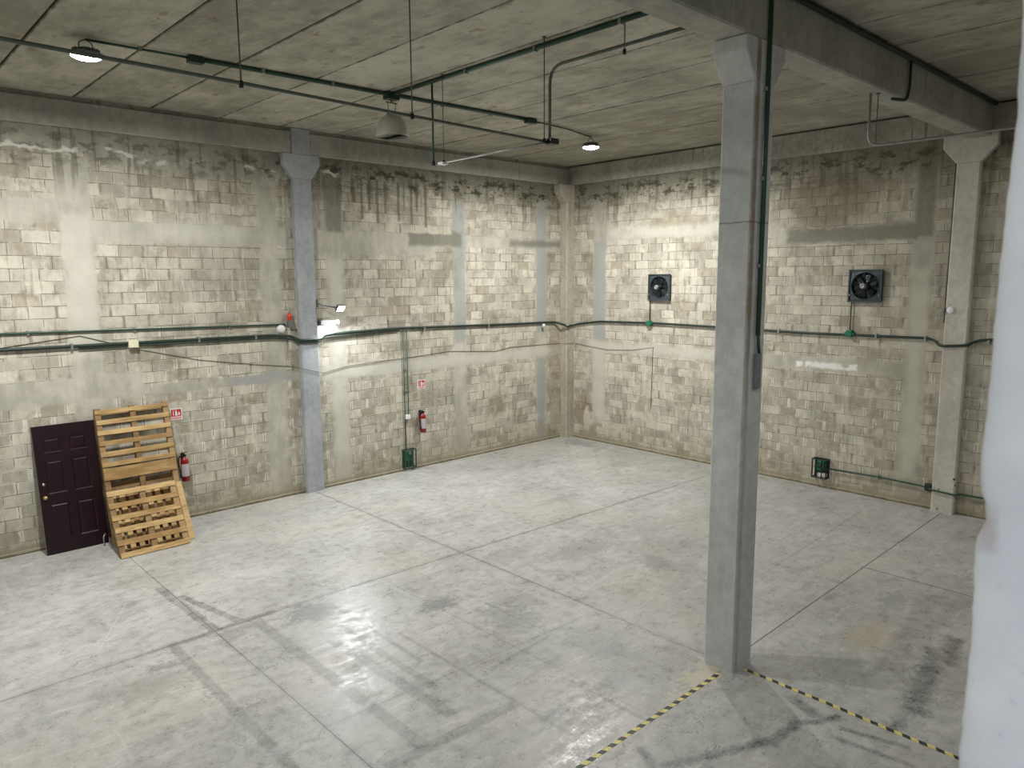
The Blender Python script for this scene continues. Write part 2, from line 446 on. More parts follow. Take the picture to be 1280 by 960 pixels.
def plank_mat():
    g = G('precast_ceiling_concrete', 0.9, spec=0.2)
    P, x, y, z = g.pos()
    n1 = g.noise(g.vec(x, y, 0.0), .8, 4)
    n2 = g.noise(g.vec(x * 4, y * 1.7, 2.0), 1.0, 6, .66)
    n3 = g.noise(P, 16, 5, .7)
    idx = g.math('FLOOR', (x - .05) / 1.2)
    wn = g.new('ShaderNodeTexWhiteNoise')
    wn.noise_dimensions = '1D'
    g.put(idx, wn.inputs['W'])
    pr = Sx(g, wn.outputs['Value'])
    t = n1 * .4 + n2 * .45 + n3 * .15 + (pr - .5) * .16
    c = g.mix(g.ss(t, .36, .66), hexc(146, 143, 130), hexc(196, 192, 178))
    sp = g.noise(g.vec(x * 3.2, y * 1.5, 6.0), 1.6, 4, .6)
    c = g.mix(g.ss(sp, .62, .70) * .5, c, hexc(120, 102, 74))
    c = g.mix(g.ss(sp, .36, .28) * .4, c, hexc(118, 117, 106))
    rn = g.noise(g.vec(x * 9, y * .5, 8.0), 1.0, 3)
    c = g.mix(g.ss(rn, .58, .70) * .22 * g.ss(x, -9.0, -4.0), c, hexc(150, 126, 98))
    jd = g.ab(g.math('FRACT', (x - .05) / 1.2 + .5) - .5) * 1.2
    jn = g.noise(P, 5, 4, .6)
    c = g.mix(g.ss(jd - (jn - .5) * .05, .026, .012) * .65, c, hexc(76, 72, 60))
    g.color(c)
    g.bump(n3 * .5 + n2 * .6, .3, .01)
    return g.mat


def wood_mat(name, a, b):
    g = G(name, .7, spec=.3)
    P, x, y, z = g.objpos()
    oi = g.new('ShaderNodeObjectInfo')
    r = Sx(g, oi.outputs['Random'])
    wv = g.noise(g.vec(x * 3 + r * 31, y * 30, z * 22), 1.0, 4, .6)
    n = g.noise(g.vec(x * 2 + r * 9, y * 6, z * 6), 1.0, 3)
    t = wv * .5 + n * .5 + (r - .5) * .25
    c = g.mix(g.ss(t, .33, .70), a, b)
    kn = g.noise(g.vec(x * 5 + r * 17, y * 9, z * 9), 1.0, 1)
    c = g.mix(g.ss(kn, .70, .76) * .7, c, tuple(q * .35 for q in a))
    g.color(c)
    g.bump(wv, .2, .003)
    return g.mat


def emis(name, col, strength):
    g = G(name, .3)
    g.put((0.9, 0.9, 0.9), g.bsdf.inputs['Base Color'])
    g.put(col, g.bsdf.inputs['Emission Color'])
    g.bsdf.inputs['Emission Strength'].default_value = strength
    return g.mat


def tape_mat():
    g = G('hazard_tape_vinyl', .5)
    P, x, y, z = g.objpos()
    f = g.math('FRACT', (x + y * .55) / .152 + 100.0)
    n = g.noise(P, 18, 4, .7)
    st = g.ss(g.ab(f - .5), .26, .24)
    yel = g.mix(g.ss(n, .35, .65), hexc(190, 178, 96), hexc(220, 208, 136))
    blk = g.mix(g.ss(n, .4, .7), hexc(40, 41, 44), hexc(70, 72, 76))
    c = g.mix(st, yel, blk)
    c = g.mix(g.ss(n, .66, .74) * .6, c, hexc(150, 150, 145))
    g.color(c)
    return g.mat


M = {}
M['wall_x'] = block_wall('concrete_block_masonry_a', 'x')
M['wall_y'] = block_wall('concrete_block_masonry_b', 'y')
M['floor'] = floor_mat()
M['plank'] = plank_mat()
M['column'] = concrete('smooth_grey_blue_concrete', hexc(144, 148, 151), hexc(176, 180, 184), .7, .25)
M['column_free'] = concrete('smooth_grey_column_concrete', hexc(172, 174, 173), hexc(206, 207, 206), .7, .3, 0, True)
M['column_warm'] = concrete('pitted_column_concrete', hexc(176, 172, 160), hexc(210, 206, 194), .85, .2, .95)
M['column_corner'] = concrete('corner_column_concrete', hexc(154, 148, 132), hexc(192, 186, 168), .85, .9)
M['beam'] = concrete('beam_concrete', hexc(144, 144, 134), hexc(180, 179, 168), .85, .45)
M['beam_stained'] = concrete('stained_beam_concrete', hexc(130, 128, 116), hexc(176, 173, 160), .85, .95)
M['green'] = simple('green_painted_conduit', hexc(44, 74, 60), .5, .1)
M['darkgreen'] = simple('dark_green_conduit', hexc(40, 56, 48), .5, .2)
M['green_box'] = simple('green_box_paint', hexc(22, 110, 78), .4)
M['galv'] = simple('galvanised_conduit', hexc(150, 152, 146), .4, .5)
M['greycond'] = simple('grey_green_conduit', hexc(96, 104, 94), .5, .3)
M['rod'] = simple('threaded_rod_steel', hexc(92, 92, 84), .5, .5)
M['swbox'] = simple('grey_box_paint', hexc(120, 124, 128), .5)
M['black'] = simple('black_painted_steel', hexc(26, 27, 28), .45, .2)
M['fan'] = simple('dark_fan_housing', hexc(66, 76, 80), .45, .3)
M['fanblade'] = simple('fan_blade_metal', hexc(62, 70, 76), .35, .5)
M['fanmotor'] = simple('fan_motor_casting', hexc(150, 150, 150), .4, .4)
M['red'] = simple('extinguisher_red', hexc(138, 12, 24), .3, 0, .1)
M['signred'] = simple('sign_red', hexc(186, 36, 50), .5, 0, .06)
M['signpink'] = simple('sign_faded_red', hexc(222, 150, 152), .5, 0, .06)
M['white'] = simple('white_plastic', hexc(232, 233, 232), .4, 0, .04)
M['cream'] = simple('cream_plastic', hexc(222, 216, 184), .5, 0, .05)
M['paper'] = simple('label_paper', hexc(232, 230, 232), .6, 0, .06, 60)
M['orange'] = simple('orange_red_lens', hexc(200, 62, 34), .3, 0, .1)
M['chrome'] = simple('worn_metal', hexc(170, 168, 160), .3, .8)
M['brass'] = simple('brass_metal', hexc(196, 176, 120), .3, .8)
M['door'] = simple('dark_maroon_paint', hexc(30, 10, 18), .32, 0, .15, 5)
M['doorside'] = simple('grey_door_edge', hexc(110, 108, 98), .7, 0, .1, 8)
M['wood'] = wood_mat('pallet_pine', hexc(150, 118, 74), hexc(206, 176, 124))
M['wood_dark'] = wood_mat('pallet_pine_weathered', hexc(122, 96, 66), hexc(170, 142, 100))
M['dome'] = simple('frosted_dome_glass', hexc(226, 226, 216), .30, 0, .04, 20)
M['dome'].node_tree.nodes['Principled BSDF'].inputs['Transmission Weight'].default_value = .65
M['lamp_on'] = emis('lit_led_lens', (1.0, .99, .96), 30)
M['flood_on'] = emis('lit_flood_lens', (.95, .97, 1.0), 60)
M['tape'] = tape_mat()
M['cable'] = simple('thin_grey_cable', hexc(96, 92, 82), .6)
M['housing'] = simple('lamp_housing', hexc(120, 124, 124), .4, .4)
M['bluewhite'] = simple('translucent_blue_white_plastic', hexc(206, 222, 228), .3, 0, .04)


def pier_mat():
    g = G('white_painted_plaster', .7, spec=.3)
    P, x, y, z = g.pos()
    n = g.noise(P, 7, 4)
    n2 = g.noise(P, 45, 5, .65)
    c = g.mix(g.ss(n, .3, .7), hexc(222, 224, 228), hexc(238, 239, 242))
    wob = g.noise(P, 40, 3) - .5
    d = g.blob(y, z, (-13.945, 4.252), .010, .020, wob * 1.5, .5)
    c = g.mix(d * .5, c, hexc(176, 156, 152))
    sp = g.noise(P, 60, 2)
    c = g.mix(g.ss(sp, .68, .74) * .35, c, hexc(196, 200, 208))
    g.color(c)
    g.bump(n2 * .6 + n * 1.2, .5, .006)
    return g.mat


M['pier'] = pier_mat()


# ================================================================== mesh helpers
def bm_box(bm, x0, x1, y0, y1, z0, z1, bevel=0.0, mtx=None, seg=1):
    t = bmesh.new()
    bmesh.ops.create_cube(t, size=1.0)
    for v in t.verts:
        v.co = Vector(((x0 + x1) / 2 + v.co.x * (x1 - x0), (y0 + y1) / 2 + v.co.y * (y1 - y0), (z0 + z1) / 2 + v.co.z * (z1 - z0)))
    if bevel > 0:
        bmesh.ops.bevel(t, geom=t.edges[:] + t.verts[:], offset=bevel, segments=seg, affect='EDGES', profile=.5)
    if mtx is not None:
        bmesh.ops.transform(t, matrix=mtx, verts=t.verts)
    join(bm, t)


def join(bm, t):
    me = bpy.data.meshes.new('tmp')
    t.to_mesh(me)
    t.free()
    bm.from_mesh(me)
    bpy.data.meshes.remove(me)


def bm_tube(bm, pts, r, n=10, cap=True, bend=0.0):
    """tube through points; corners rounded with radius bend"""
    P = [Vector(p) for p in pts]
    if bend > 0 and len(P) > 2:
        Q = [P[0]]
        for i in range(1, len(P) - 1):
            a, b, c = P[i - 1], P[i], P[i + 1]
            d0 = (a - b); d1 = (c - b)
            k = min(bend, d0.length * .45, d1.length * .45)
            s, e = b + d0.normalized() * k, b + d1.normalized() * k
            for j in range(6):
                t = j / 5
                Q.append(s * (1 - t) ** 2 + b * 2 * t * (1 - t) + e * t * t)
        Q.append(P[-1])
        P = Q
    rings = []
    prev = None
    for i, p in enumerate(P):
        if i == 0: t = P[1] - P[0]
        elif i == len(P) - 1: t = P[-1] - P[-2]
        else: t = (P[i + 1] - p).normalized() + (p - P[i - 1]).normalized()
        t.normalize()
        ref = prev if prev is not None else (Vector((0, 0, 1)) if abs(t.z) < .9 else Vector((1, 0, 0)))
        s = ref.cross(t)
        if s.length < 1e-4: s = Vector((0, 1, 0)).cross(t)
        s.normalize()
        q = t.cross(s)
        prev = q
        rings.append([bm.verts.new(p + (s * math.cos(2 * math.pi * k / n) + q * math.sin(2 * math.pi * k / n)) * r) for k in range(n)])
    for a, b in zip(rings, rings[1:]):
        for k in range(n):
            bm.faces.new((a[k], a[(k + 1) % n], b[(k + 1) % n], b[k]))
    if cap:
        bm.faces.new(rings[0][::-1]); bm.faces.new(rings[-1])


def bm_lathe(bm, prof, n=24, origin=(0, 0, 0), axis='z'):
    """profile of (r, h) turned about an axis"""
    O = Vector(origin)
    def pt(r, h, a):
        c, s = r * math.cos(a), r * math.sin(a)
        if axis == 'z': return O + Vector((c, s, h))
        if axis == 'y': return O + Vector((c, h, s))
        return O + Vector((h, c, s))
    rings = []
    for r, h in prof:
        if r < 1e-6: rings.append([bm.verts.new(pt(0, h, 0))])
        else: rings.append([bm.verts.new(pt(r, h, 2 * math.pi * k / n)) for k in range(n)])
    for a, b in zip(rings, rings[1:]):
        if len(a) == 1 and len(b) == 1: continue
        if len(a) == 1:
            for k in range(n): bm.faces.new((a[0], b[(k + 1) % n], b[k]))
        elif len(b) == 1:
            for k in range(n): bm.faces.new((a[k], a[(k + 1) % n], b[0]))
        else:
            for k in range(n): bm.faces.new((a[k], a[(k + 1) % n], b[(k + 1) % n], b[k]))
    for r in (rings[0], rings[-1]):
        if len(r) > 1: bm.faces.new(r)


def bm_prism(bm, outline, axis, a, b):
    """outline in the plane across axis, extruded from a to b. axis x: (y,z), y: (x,z), z: (x,y)"""
    def pt(p, h):
        if axis == 'x': return Vector((h, p[0], p[1]))
        if axis == 'y': return Vector((p[0], h, p[1]))
        return Vector((p[0], p[1], h))
    A = [bm.verts.new(pt(p, a)) for p in outline]
    B = [bm.verts.new(pt(p, b)) for p in outline]
    bm.faces.new(A); bm.faces.new(B[::-1])
    n = len(A)
    for i in range(n):
        bm.faces.new((A[i], A[(i + 1) % n], B[(i + 1) % n], B[i]))


def obj(name, bm, mat, parent=None, smooth=False):
    """links bm (in world coordinates, or in the parent's when it has one) as one mesh object"""
    bmesh.ops.recalc_face_normals(bm, faces=bm.faces)
    off = Vector((0, 0, 0))
    if parent is None:
        lo = [min(v.co[i] for v in bm.verts) for i in range(3)]
        hi = [max(v.co[i] for v in bm.verts) for i in range(3)]
        off = Vector(((lo[0] + hi[0]) / 2, (lo[1] + hi[1]) / 2, lo[2]))
        bmesh.ops.translate(bm, vec=-off, verts=bm.verts)
    me = bpy.data.meshes.new(name)
    bm.to_mesh(me); bm.free()
    if smooth:
        for p in me.polygons: p.use_smooth = True
    me.materials.append(mat)
    o = bpy.data.objects.new(name, me)
    o.location = off
    COL.objects.link(o)
    if parent is not None: o.parent = parent
    return o


def tag(o, label=None, cat=None, group=None, kind=None):
    if label: o['label'] = label
    if cat: o['category'] = cat
    if group: o['group'] = group
    if kind: o['kind'] = kind
    return o


def thing(name, loc, label, cat, group=None, rot=(0, 0, 0), kind=None):
    o = bpy.data.objects.new(name, None)
    o.location = loc
    o.rotation_euler = rot
    o.empty_display_size = .1
    COL.objects.link(o)
    return tag(o, label, cat, group, kind)


def copy_tree(o, parent=None):
    c = o.copy()
    COL.objects.link(c)
    c.parent = parent
    for ch in list(o.children): copy_tree(ch, c)
    return c


def smooth_sharp(o, ang=40):
    """smooth shading with sharp edges kept by angle"""
    me = o.data
    b = bmesh.new(); b.from_mesh(me)
    for e in b.edges:
        if len(e.link_faces) == 2 and e.calc_face_angle(0) > math.radians(ang): e.smooth = False
    b.to_mesh(me); b.free()
    for p in me.polygons: p.use_smooth = True


# ================================================================== the hall
XW, YW = -22.0, -24.0

b = bmesh.new(); bm_box(b, XW, .2, YW, .2, -.2, 0)
tag(obj('floor', b, M['floor']), 'pale grey stained concrete hall floor with joints and scuffs', 'floor', kind='structure')

b = bmesh.new(); bm_box(b, XW, .25, 0, .2, 0, H + .3)
tag(obj('wall_left', b, M['wall_x']), 'long block wall with the leaning door and pallets', 'wall', kind='structure')
b = bmesh.new(); bm_box(b, 0, .2, YW, 0, 0, H + .3)
tag(obj('wall_right', b, M['wall_y']), 'block wall holding the two square exhaust fans', 'wall', kind='structure')
b = bmesh.new(); bm_box(b, XW - .2, XW, YW, .2, 0, H + .3)
tag(obj('wall_back', b, M['beam']), kind='structure')
b = bmesh.new(); bm_box(b, XW, .2, YW - .2, YW, 0, H + .3)
tag(obj('wall_front', b, M['beam']), kind='structure')

# ceiling: precast planks 1.2 m wide running away from the long wall, small open joints between
b = bmesh.new()
k = 0
x1 = .05
while x1 > XW:
    x0 = x1 - 1.2
    g_ = .012
    z0 = H + random.uniform(-.004, .004)
    o_ = [(x0 + g_, z0 + .016), (x0 + g_ + .014, z0), (x1 - g_ - .014, z0), (x1 - g_, z0 + .016), (x1 - g_, z0 + .2), (x0 + g_, z0 + .2)]
    bm_prism(b, o_, 'y', YW, -.03)
    x1 = x0
bm_box(b, XW, .2, YW, .2, H + .2, H + .3)
tag(obj('ceiling', b, M['plank']), 'ceiling of wide precast concrete planks', 'ceiling', kind='structure')


# columns with flared heads
def column(name, x0, x1, y0, y1, mat, label, flare, ztop=6.93, parent=None):
    root = thing(name, ((x0 + x1) / 2, (y0 + y1) / 2, 0), label, 'column', kind='structure')
    cx, cy = root.location.x, root.location.y
    t = bmesh.new()
    hx, hy = (x1 - x0) / 2, (y1 - y0) / 2
    ch = .022
    outl = [(-hx + ch, -hy), (hx - ch, -hy), (hx, -hy + ch), (hx, hy - ch), (hx - ch, hy), (-hx + ch, hy), (-hx, hy - ch), (-hx, -hy + ch)]
    bm_prism(t, outl, 'z', 0, 6.46)
    obj('shaft', t, mat, root)
    t = bmesh.new()
    z0, z1 = 6.46, 6.74
    if flare[0] == 'x':
        l, r = flare[1], flare[2]
        o2 = [(-hx, z0), (hx, z0), (hx + r, z1), (hx + r, ztop), (-hx - l, ztop), (-hx - l, z1)]
        bm_prism(t, o2, 'y', -hy, hy)
    else:
        l, r = flare[1], flare[2]
        o2 = [(-hy, z0), (hy, z0), (hy + r, z1), (hy + r, ztop), (-hy - l, ztop), (-hy - l, z1)]
        bm_prism(t, o2, 'x', -hx, hx)
    bmesh.ops.bevel(t, geom=t.edges[:], offset=.012, segments=1, affect='EDGES')
    obj('capital', t, mat, root)
    return root


c1 = column('free_standing_column', -8.165, -7.770, -10.09, -9.70, M['column_free'], 'square free-standing grey concrete column in the middle of the hall', ('x', .20, .20), 6.88)
c2 = column('wall_column', -8.18, -7.78, -.12, .02, M['column'], 'grey concrete wall column beside the floodlight', ('x', .20, .20), 6.95)
c3 = column('wall_column', -.13, .02, -9.97, -9.58, M['column_warm'], 'pale pitted wall column right of the exhaust fans', ('y', .24, .24), 6.95)
c4 = column('corner_column', -.30, .02, -.24, .02, M['column_corner'], 'narrow stained concrete column in the far corner', ('x', .26, .0), 6.95)
column('wall_column', -16.3, -15.9, -.12, .02, M['column'], 'wall column left of the picture', ('x', .2, .2), 6.95)
for c_, s_ in ((c2, (-7.78, -.12)),):
    t = bmesh.new()
    bm_box(t, -.2, .2, -.07, .06, 6.95, 7.44, .008)
    obj('column_top', t, M['column'], c_)


def beam(x0, x1, y0, y1, z0, z1, mat, label, bev=.015):
    t = bmesh.new(); bm_box(t, x0, x1, y0, y1, z0, z1, bev)
    return tag(obj('concrete_beam', t, mat), label, 'beam', kind='structure')


beam(-8.18 + .4, -.02, -.10, .02, 6.95, 7.375, M['beam'], 'wall beam between the floodlight column and the far corner')
beam(-15.9, -8.18, -.10, .02, 6.95, 7.375, M['beam'], 'wall beam over the leaning door and pallets')
beam(XW, -16.3, -.10, .02, 6.95, 7.375, M['beam'], 'wall beam left of the picture')
beam(-.10, .02, -9.62, -.10, 6.95, 7.42, M['beam_stained'], 'streaked wall beam above the near exhaust fan')
beam(-.10, .02, -19.5, -9.93, 6.95, 7.42, M['beam_stained'], 'wall beam right of the pitted wall column')
# the ledge the planks sit on
t = bmesh.new(); bm_box(t, XW, -.02, -.055, .02, 7.375, 7.45, .0)
tag(obj('trim_1', t, M['beam_stained']), kind='structure')
# beam over the free-standing column
beam(-15.9, -.02, -10.09, -9.71, 6.88, 7.46, M['beam'], 'deep concrete beam resting on the free-standing column', .02)
beam(XW, -15.9, -10.09, -9.71, 6.88, 7.46, M['beam'], 'far end of the deep beam', .02)

# low footing lip at the walls
t = bmesh.new()
bm_box(t, -22, -8.19, -.022, .02, 0, .06, .010); bm_box(t, -7.77, -.31, -.022, .02, 0, .06, .010)
tag(obj('baseboard_left', t, M['wall_x']), kind='structure')
t = bmesh.new()
bm_box(t, -.03, .02, -9.57, -.25, 0, .06, .010)
tag(obj('baseboard_right', t, M['wall_y']), kind='structure')

# white plastered wall edge close to the camera
b = bmesh.new()
prof = [(4.74, 0), (4.68, -.5), (4.64, -2), (4.57, 0), (4.51, 1), (4.46, 1.5), (4.40, 1), (4.35, 2), (4.31, 3), (4.29, 0), (4.275, -5), (4.262, -6), (4.250, -2), (4.24, 1),
        (4.21, 1), (4.18, -1), (4.13, -2), (4.07, -1), (4.0, 0)]
def edge_y(z):
    base = -13.932
    if z >= prof[0][0] or z <= prof[-1][0]:
        return base + .0015 * math.sin(z * 23)
    for (za, a), (zb, c_) in zip(prof, prof[1:]):
        if zb <= z <= za:
            t = (za - z) / (za - zb)
            t = t * t * (3 - 2 * t)
            return base + .001 * (a + (c_ - a) * t) + .0006 * math.sin(z * 160) * math.sin(z * 47)
    return base
zs = [0, 1, 2, 3, 3.6] + [3.9 + .01 * i for i in range(96)] + [4.95, 5.3, 6, 7, 7.45]
rows = []
for z in zs:
    e = edge_y(z)
    row = []
    for (dx, dy) in [(0, -5.0), (0, -2), (0, -.8), (0, -.3), (0, -.12), (0.0008, -.05), (.002, -.025), (.006, -.010), (.014, -.003), (.03, 0), (.10, .002), (.20, 0), (.22, -.02), (.22, -5.0)]:
        row.append(b.verts.new((-14.57 + dx, e + dy, z)))
    rows.append(row)
for r0, r1 in zip(rows, rows[1:]):
    n = len(r0)
    for i in range(n):
        b.faces.new((r0[i], r0[(i + 1) % n], r1[(i + 1) % n], r1[i]))
b.faces.new(rows[0]); b.faces.new(rows[-1][::-1])
o = obj('wall_near', b, M['pier'], smooth=True)
tag(o, 'white painted rough wall edge close to the camera', 'wall', kind='structure')


# ================================================================== leaning door
def make_door():
    x0, x1 = -13.0, -12.075
    yb, yt, zt = -.385, -.05, 2.11
    L = math.hypot(yt - yb, zt)
    ang = math.atan2(yt - yb, zt)
    root = thing('leaning_door', ((x0 + x1) / 2, yb, 0), 'dark maroon six-panel door leaning on the block wall beside pallets', 'door', rot=(-ang, 0, 0), kind='thing')
    w = (x1 - x0) / 2
    t = bmesh.new()
    th = .045
    # slab with six recessed panels built as a grid of faces
    xs = [-w, -w + .13, -.055, .055, w - .13, w]
    zs_ = [0, .24, .83, 1.00, 1.56, 1.68, 1.93, L]
    V = {}
    for i, x in enumerate(xs):
        for j, z in enumerate(zs_):
            V[i, j] = t.verts.new((x, 0, z))
    panels = []
    for i in range(5):
        for j in range(7):
            f = t.faces.new((V[i, j], V[i + 1, j], V[i + 1, j + 1], V[i, j + 1]))
            if i in (1, 3) and j in (1, 3, 5): panels.append(f)
    for f in panels:
        r = bmesh.ops.inset_region(t, faces=[f], thickness=.022, depth=-.0)
        bmesh.ops.translate(t, vec=(0, .012, 0), verts=f.verts)
        bmesh.ops.inset_region(t, faces=[f], thickness=.03, depth=0)
        bmesh.ops.inset_region(t, faces=[f], thickness=.02, depth=0)
        bmesh.ops.translate(t, vec=(0, -.010, 0), verts=f.verts)
    # back and sides
    bnd = [V[0, j] for j in range(8)] + [V[i, 7] for i in range(1, 6)] + [V[5, j] for j in range(6, -1, -1)] + [V[i, 0] for i in range(4, 0, -1)]
    back = [t.verts.new((v.co.x, th, v.co.z)) for v in bnd]
    n = len(bnd)
    for i in range(n):
        t.faces.new((bnd[i], bnd[(i + 1) % n], back[(i + 1) % n], back[i]))
    t.faces.new(back)
    obj('door_leaf', t, M['door'], root)
    t = bmesh.new(); bm_box(t, -w - .004, -w, .004, th - .004, .01, L - .01)
    tag(obj('edge_strip', t, M['doorside'], root), 'greyish unpainted edge strip')
    t = bmesh.new()
    bm_lathe(t, [(0, -.07), (.018, -.068), (.030, -.055), (.030, -.040), (.014, -.030), (.012, -.008), (.034, -.006), (.034, 0)], 20, (-w + .075, 0, .95), 'y')
    o = obj('door_knob', t, M['brass'], root, True)
    t = bmesh.new()
    bm_lathe(t, [(0, -.018), (.016, -.018), (.024, -.010), (.026, 0)], 20, (-w + .075, 0, 1.17), 'y')
    obj('lock', t, M['chrome'], root, True)
    return root


make_door()


# ================================================================== pallets
def pallet(name, label, x0, x1, yb, yt, zt, boards, depth, vertical=False, back_boards=(), mats=('wood', 'wood_dark')):
    """front face from (yb, 0) to (yt, zt); boards = (from, to) along the length; local z runs up the lean, local -y is the front"""
    L = math.hypot(yt - yb, zt)
    ang = math.atan2(yt - yb, zt)
    root = thing(name, ((x0 + x1) / 2, yb, 0), label, 'pallet', 'wooden pallets leaning in a pile', rot=(-ang, 0, 0))
    w = (x1 - x0) / 2
    bt = .018
    def rj(): return random.uniform(-.006, .006)
    if not vertical:
        for sx, sw in ((-w + .045, .045), (0, .045), (w - .045, .045)):
            t = bmesh.new(); bm_box(t, sx - sw, sx + sw, bt, depth - bt, 0.004, L, .004)
            obj('stringer', t, M[mats[1]], root)
        for a, c_ in boards:
            t = bmesh.new(); bm_box(t, -w + rj(), w + rj(), 0, bt, a + .004, c_, .003)
            bmesh.ops.rotate(t, matrix=Matrix.Rotation(random.uniform(-.006, .006), 3, 'Y'), cent=(0, 0, (a + c_) / 2), verts=t.verts)
            obj('deck_board', t, M[mats[0]], root)
        for a, c_ in back_boards:
            t = bmesh.new(); bm_box(t, -w, w, depth - bt, depth, a + .004, c_, .003)
            obj('deck_board', t, M[mats[1]], root)
    else:
        for a, c_ in ((.0, .09), (L / 2 - .045, L / 2 + .045), (L - .09, L)):
            t = bmesh.new(); bm_box(t, -w, w, bt, depth - bt, a + .004, c_, .004)
            obj('stringer', t, M[mats[1]], root)
        for a, c_ in boards:
            t = bmesh.new(); bm_box(t, -w + a, -w + c_, 0, bt, .003 + abs(rj()), L + rj(), .003)
            obj('deck_board', t, M[mats[0]], root)
        for a, c_ in back_boards:
            t = bmesh.new(); bm_box(t, -w + a, -w + c_, depth - bt, depth, .003, L, .003)
            obj('deck_board', t, M[mats[1]], root)
    return root


LA = math.hypot(.52, 2.3)
ab = [(LA - .09, LA - .015)]
zz = LA - .19
while zz > 1.36:
    ab.append((zz - .085, zz)); zz -= .183
ab += [(1.12, 1.33)]
zz = .86
while zz > .1:
    ab.append((zz - .085, zz)); zz -= .183
ab.append((.0, .09))
pallet('long_pallet', 'tall long wooden pallet leaning at the back of the pile', -12.075, -10.875, -.70, -.165, 2.31, ab, .125,
       back_boards=[(.0, .09), (.62, .76), (.78, .92), (.94, 1.08), (1.5, 1.59), (2.25, 2.34)])  # close-set middle boards are added so the gap reads dark
LB = math.hypot(.60, 1.0)
bb = []
for k in range(6):
    a = LB - .095 - k * .212
    bb.append((max(a, 0), a + .095))
pallet('front_pallet', 'small wooden pallet lying frontmost against the pile', -12.17, -11.075, -1.43, -.84, 1.0, bb, .12, mats=('wood', 'wood_dark'))
cb = [(.0, .085)]
while cb[-1][1] < .95: cb.append((cb[-1][1] + .055, cb[-1][1] + .14))
cb = [c_ for c_ in cb if c_[1] < 1.12] + [(1.07, 1.165)]
pallet('turned_pallet', 'pallet with upright boards wedged behind the frontmost one', -12.09, -10.925, -1.235, -.72, .93, cb, .12, True, back_boards=[(.0, .14), (.16, .30), (.32, .46), (.48, .62), (.64, .78), (.80, .94), (.96, 1.165)])  # nearly closed back is added to keep the gaps between boards dark

# small curl of grey hose on the floor between the door and the pallets
t = bmesh.new()
bm_tube(t, [(-12.17, -.50, .012), (-12.19, -.54, .05), (-12.20, -.56, .12), (-12.19, -.54, .18), (-12.15, -.49, .20)], .011, 8, True, .04)
tag(obj('hose_piece', t, M['galv'], smooth=True), 'short curl of grey hose between the maroon door and the pallets', 'hose')


# ================================================================== extinguishers and signs
def make_extinguisher(label, loc):
    root = thing('fire_extinguisher', loc, label, 'fire extinguisher', 'red fire extinguishers on the long wall')
    r = .072
    t = bmesh.new()
    bm_lathe(t, [(0, 0), (r * .8, 0), (r, .02), (r, .36), (r * .93, .40), (r * .6, .435), (.028, .45), (.024, .47), (0, .47)], 28)
    obj('cylinder', t, M['red'], root, True)
    t = bmesh.new()
    n = 14
    A = [];B_ = []
    for i in range(n + 1):
        a = math.radians(-90 - 75 + 150 * i / n)
        A.append(t.verts.new(((r + .0015) * math.cos(a), (r + .0015) * math.sin(a), .10)))
        B_.append(t.verts.new(((r + .0015) * math.cos(a), (r + .0015) * math.sin(a), .335)))
    for i in range(n): t.faces.new((A[i], A[i + 1], B_[i + 1], B_[i]))
    bmesh.ops.solidify(t, geom=t.faces[:], thickness=.001)
    obj('paper_label', t, M['paper'], root)
    t = bmesh.new()
    bm_box(t, -.022, .022, -.022, .022, .465, .505, .004)
    bm_box(t, -.012, .012, -.115, .03, .535, .548, .003, Matrix.Translation((0, 0, .53)) @ Matrix.Rotation(math.radians(-14), 4, 'X') @ Matrix.Translation((0, 0, -.53)))
    bm_box(t, -.012, .012, -.10, .03, .505, .516, .003)
    bm_lathe(t, [(0, -.012), (.020, -.012), (.020, .0), (0, .0)], 14, (.0, -.026, .487), 'y')
    obj('valve_handle', t, M['black'], root)
    t = bmesh.new()
    bm_tube(t, [(-.02, 0, .485), (-.08, 0, .49), (-.115, -.01, .42), (-.11, -.02, .28), (-.095, -.02, .17)], .012, 10, True, .06)
    bm_tube(t, [(-.095, -.02, .18), (-.088, -.02, .08)], .018, 10)
    obj('hose', t, M['black'], root, True)
    t = bmesh.new()
    bm_box(t, -.03, .03, .085, .125, .30, .52, .004)
    bm_box(t, -.008, .008, .02, .10, .44, .452, .0)
    obj('wall_bracket', t, M['black'], root)
    return root


make_extinguisher('red fire extinguisher beside the leaning pallets', (-10.64, -.125, .76))
e2 = make_extinguisher('red fire extinguisher right of the two green conduits', (-5.16, -.125, .87))


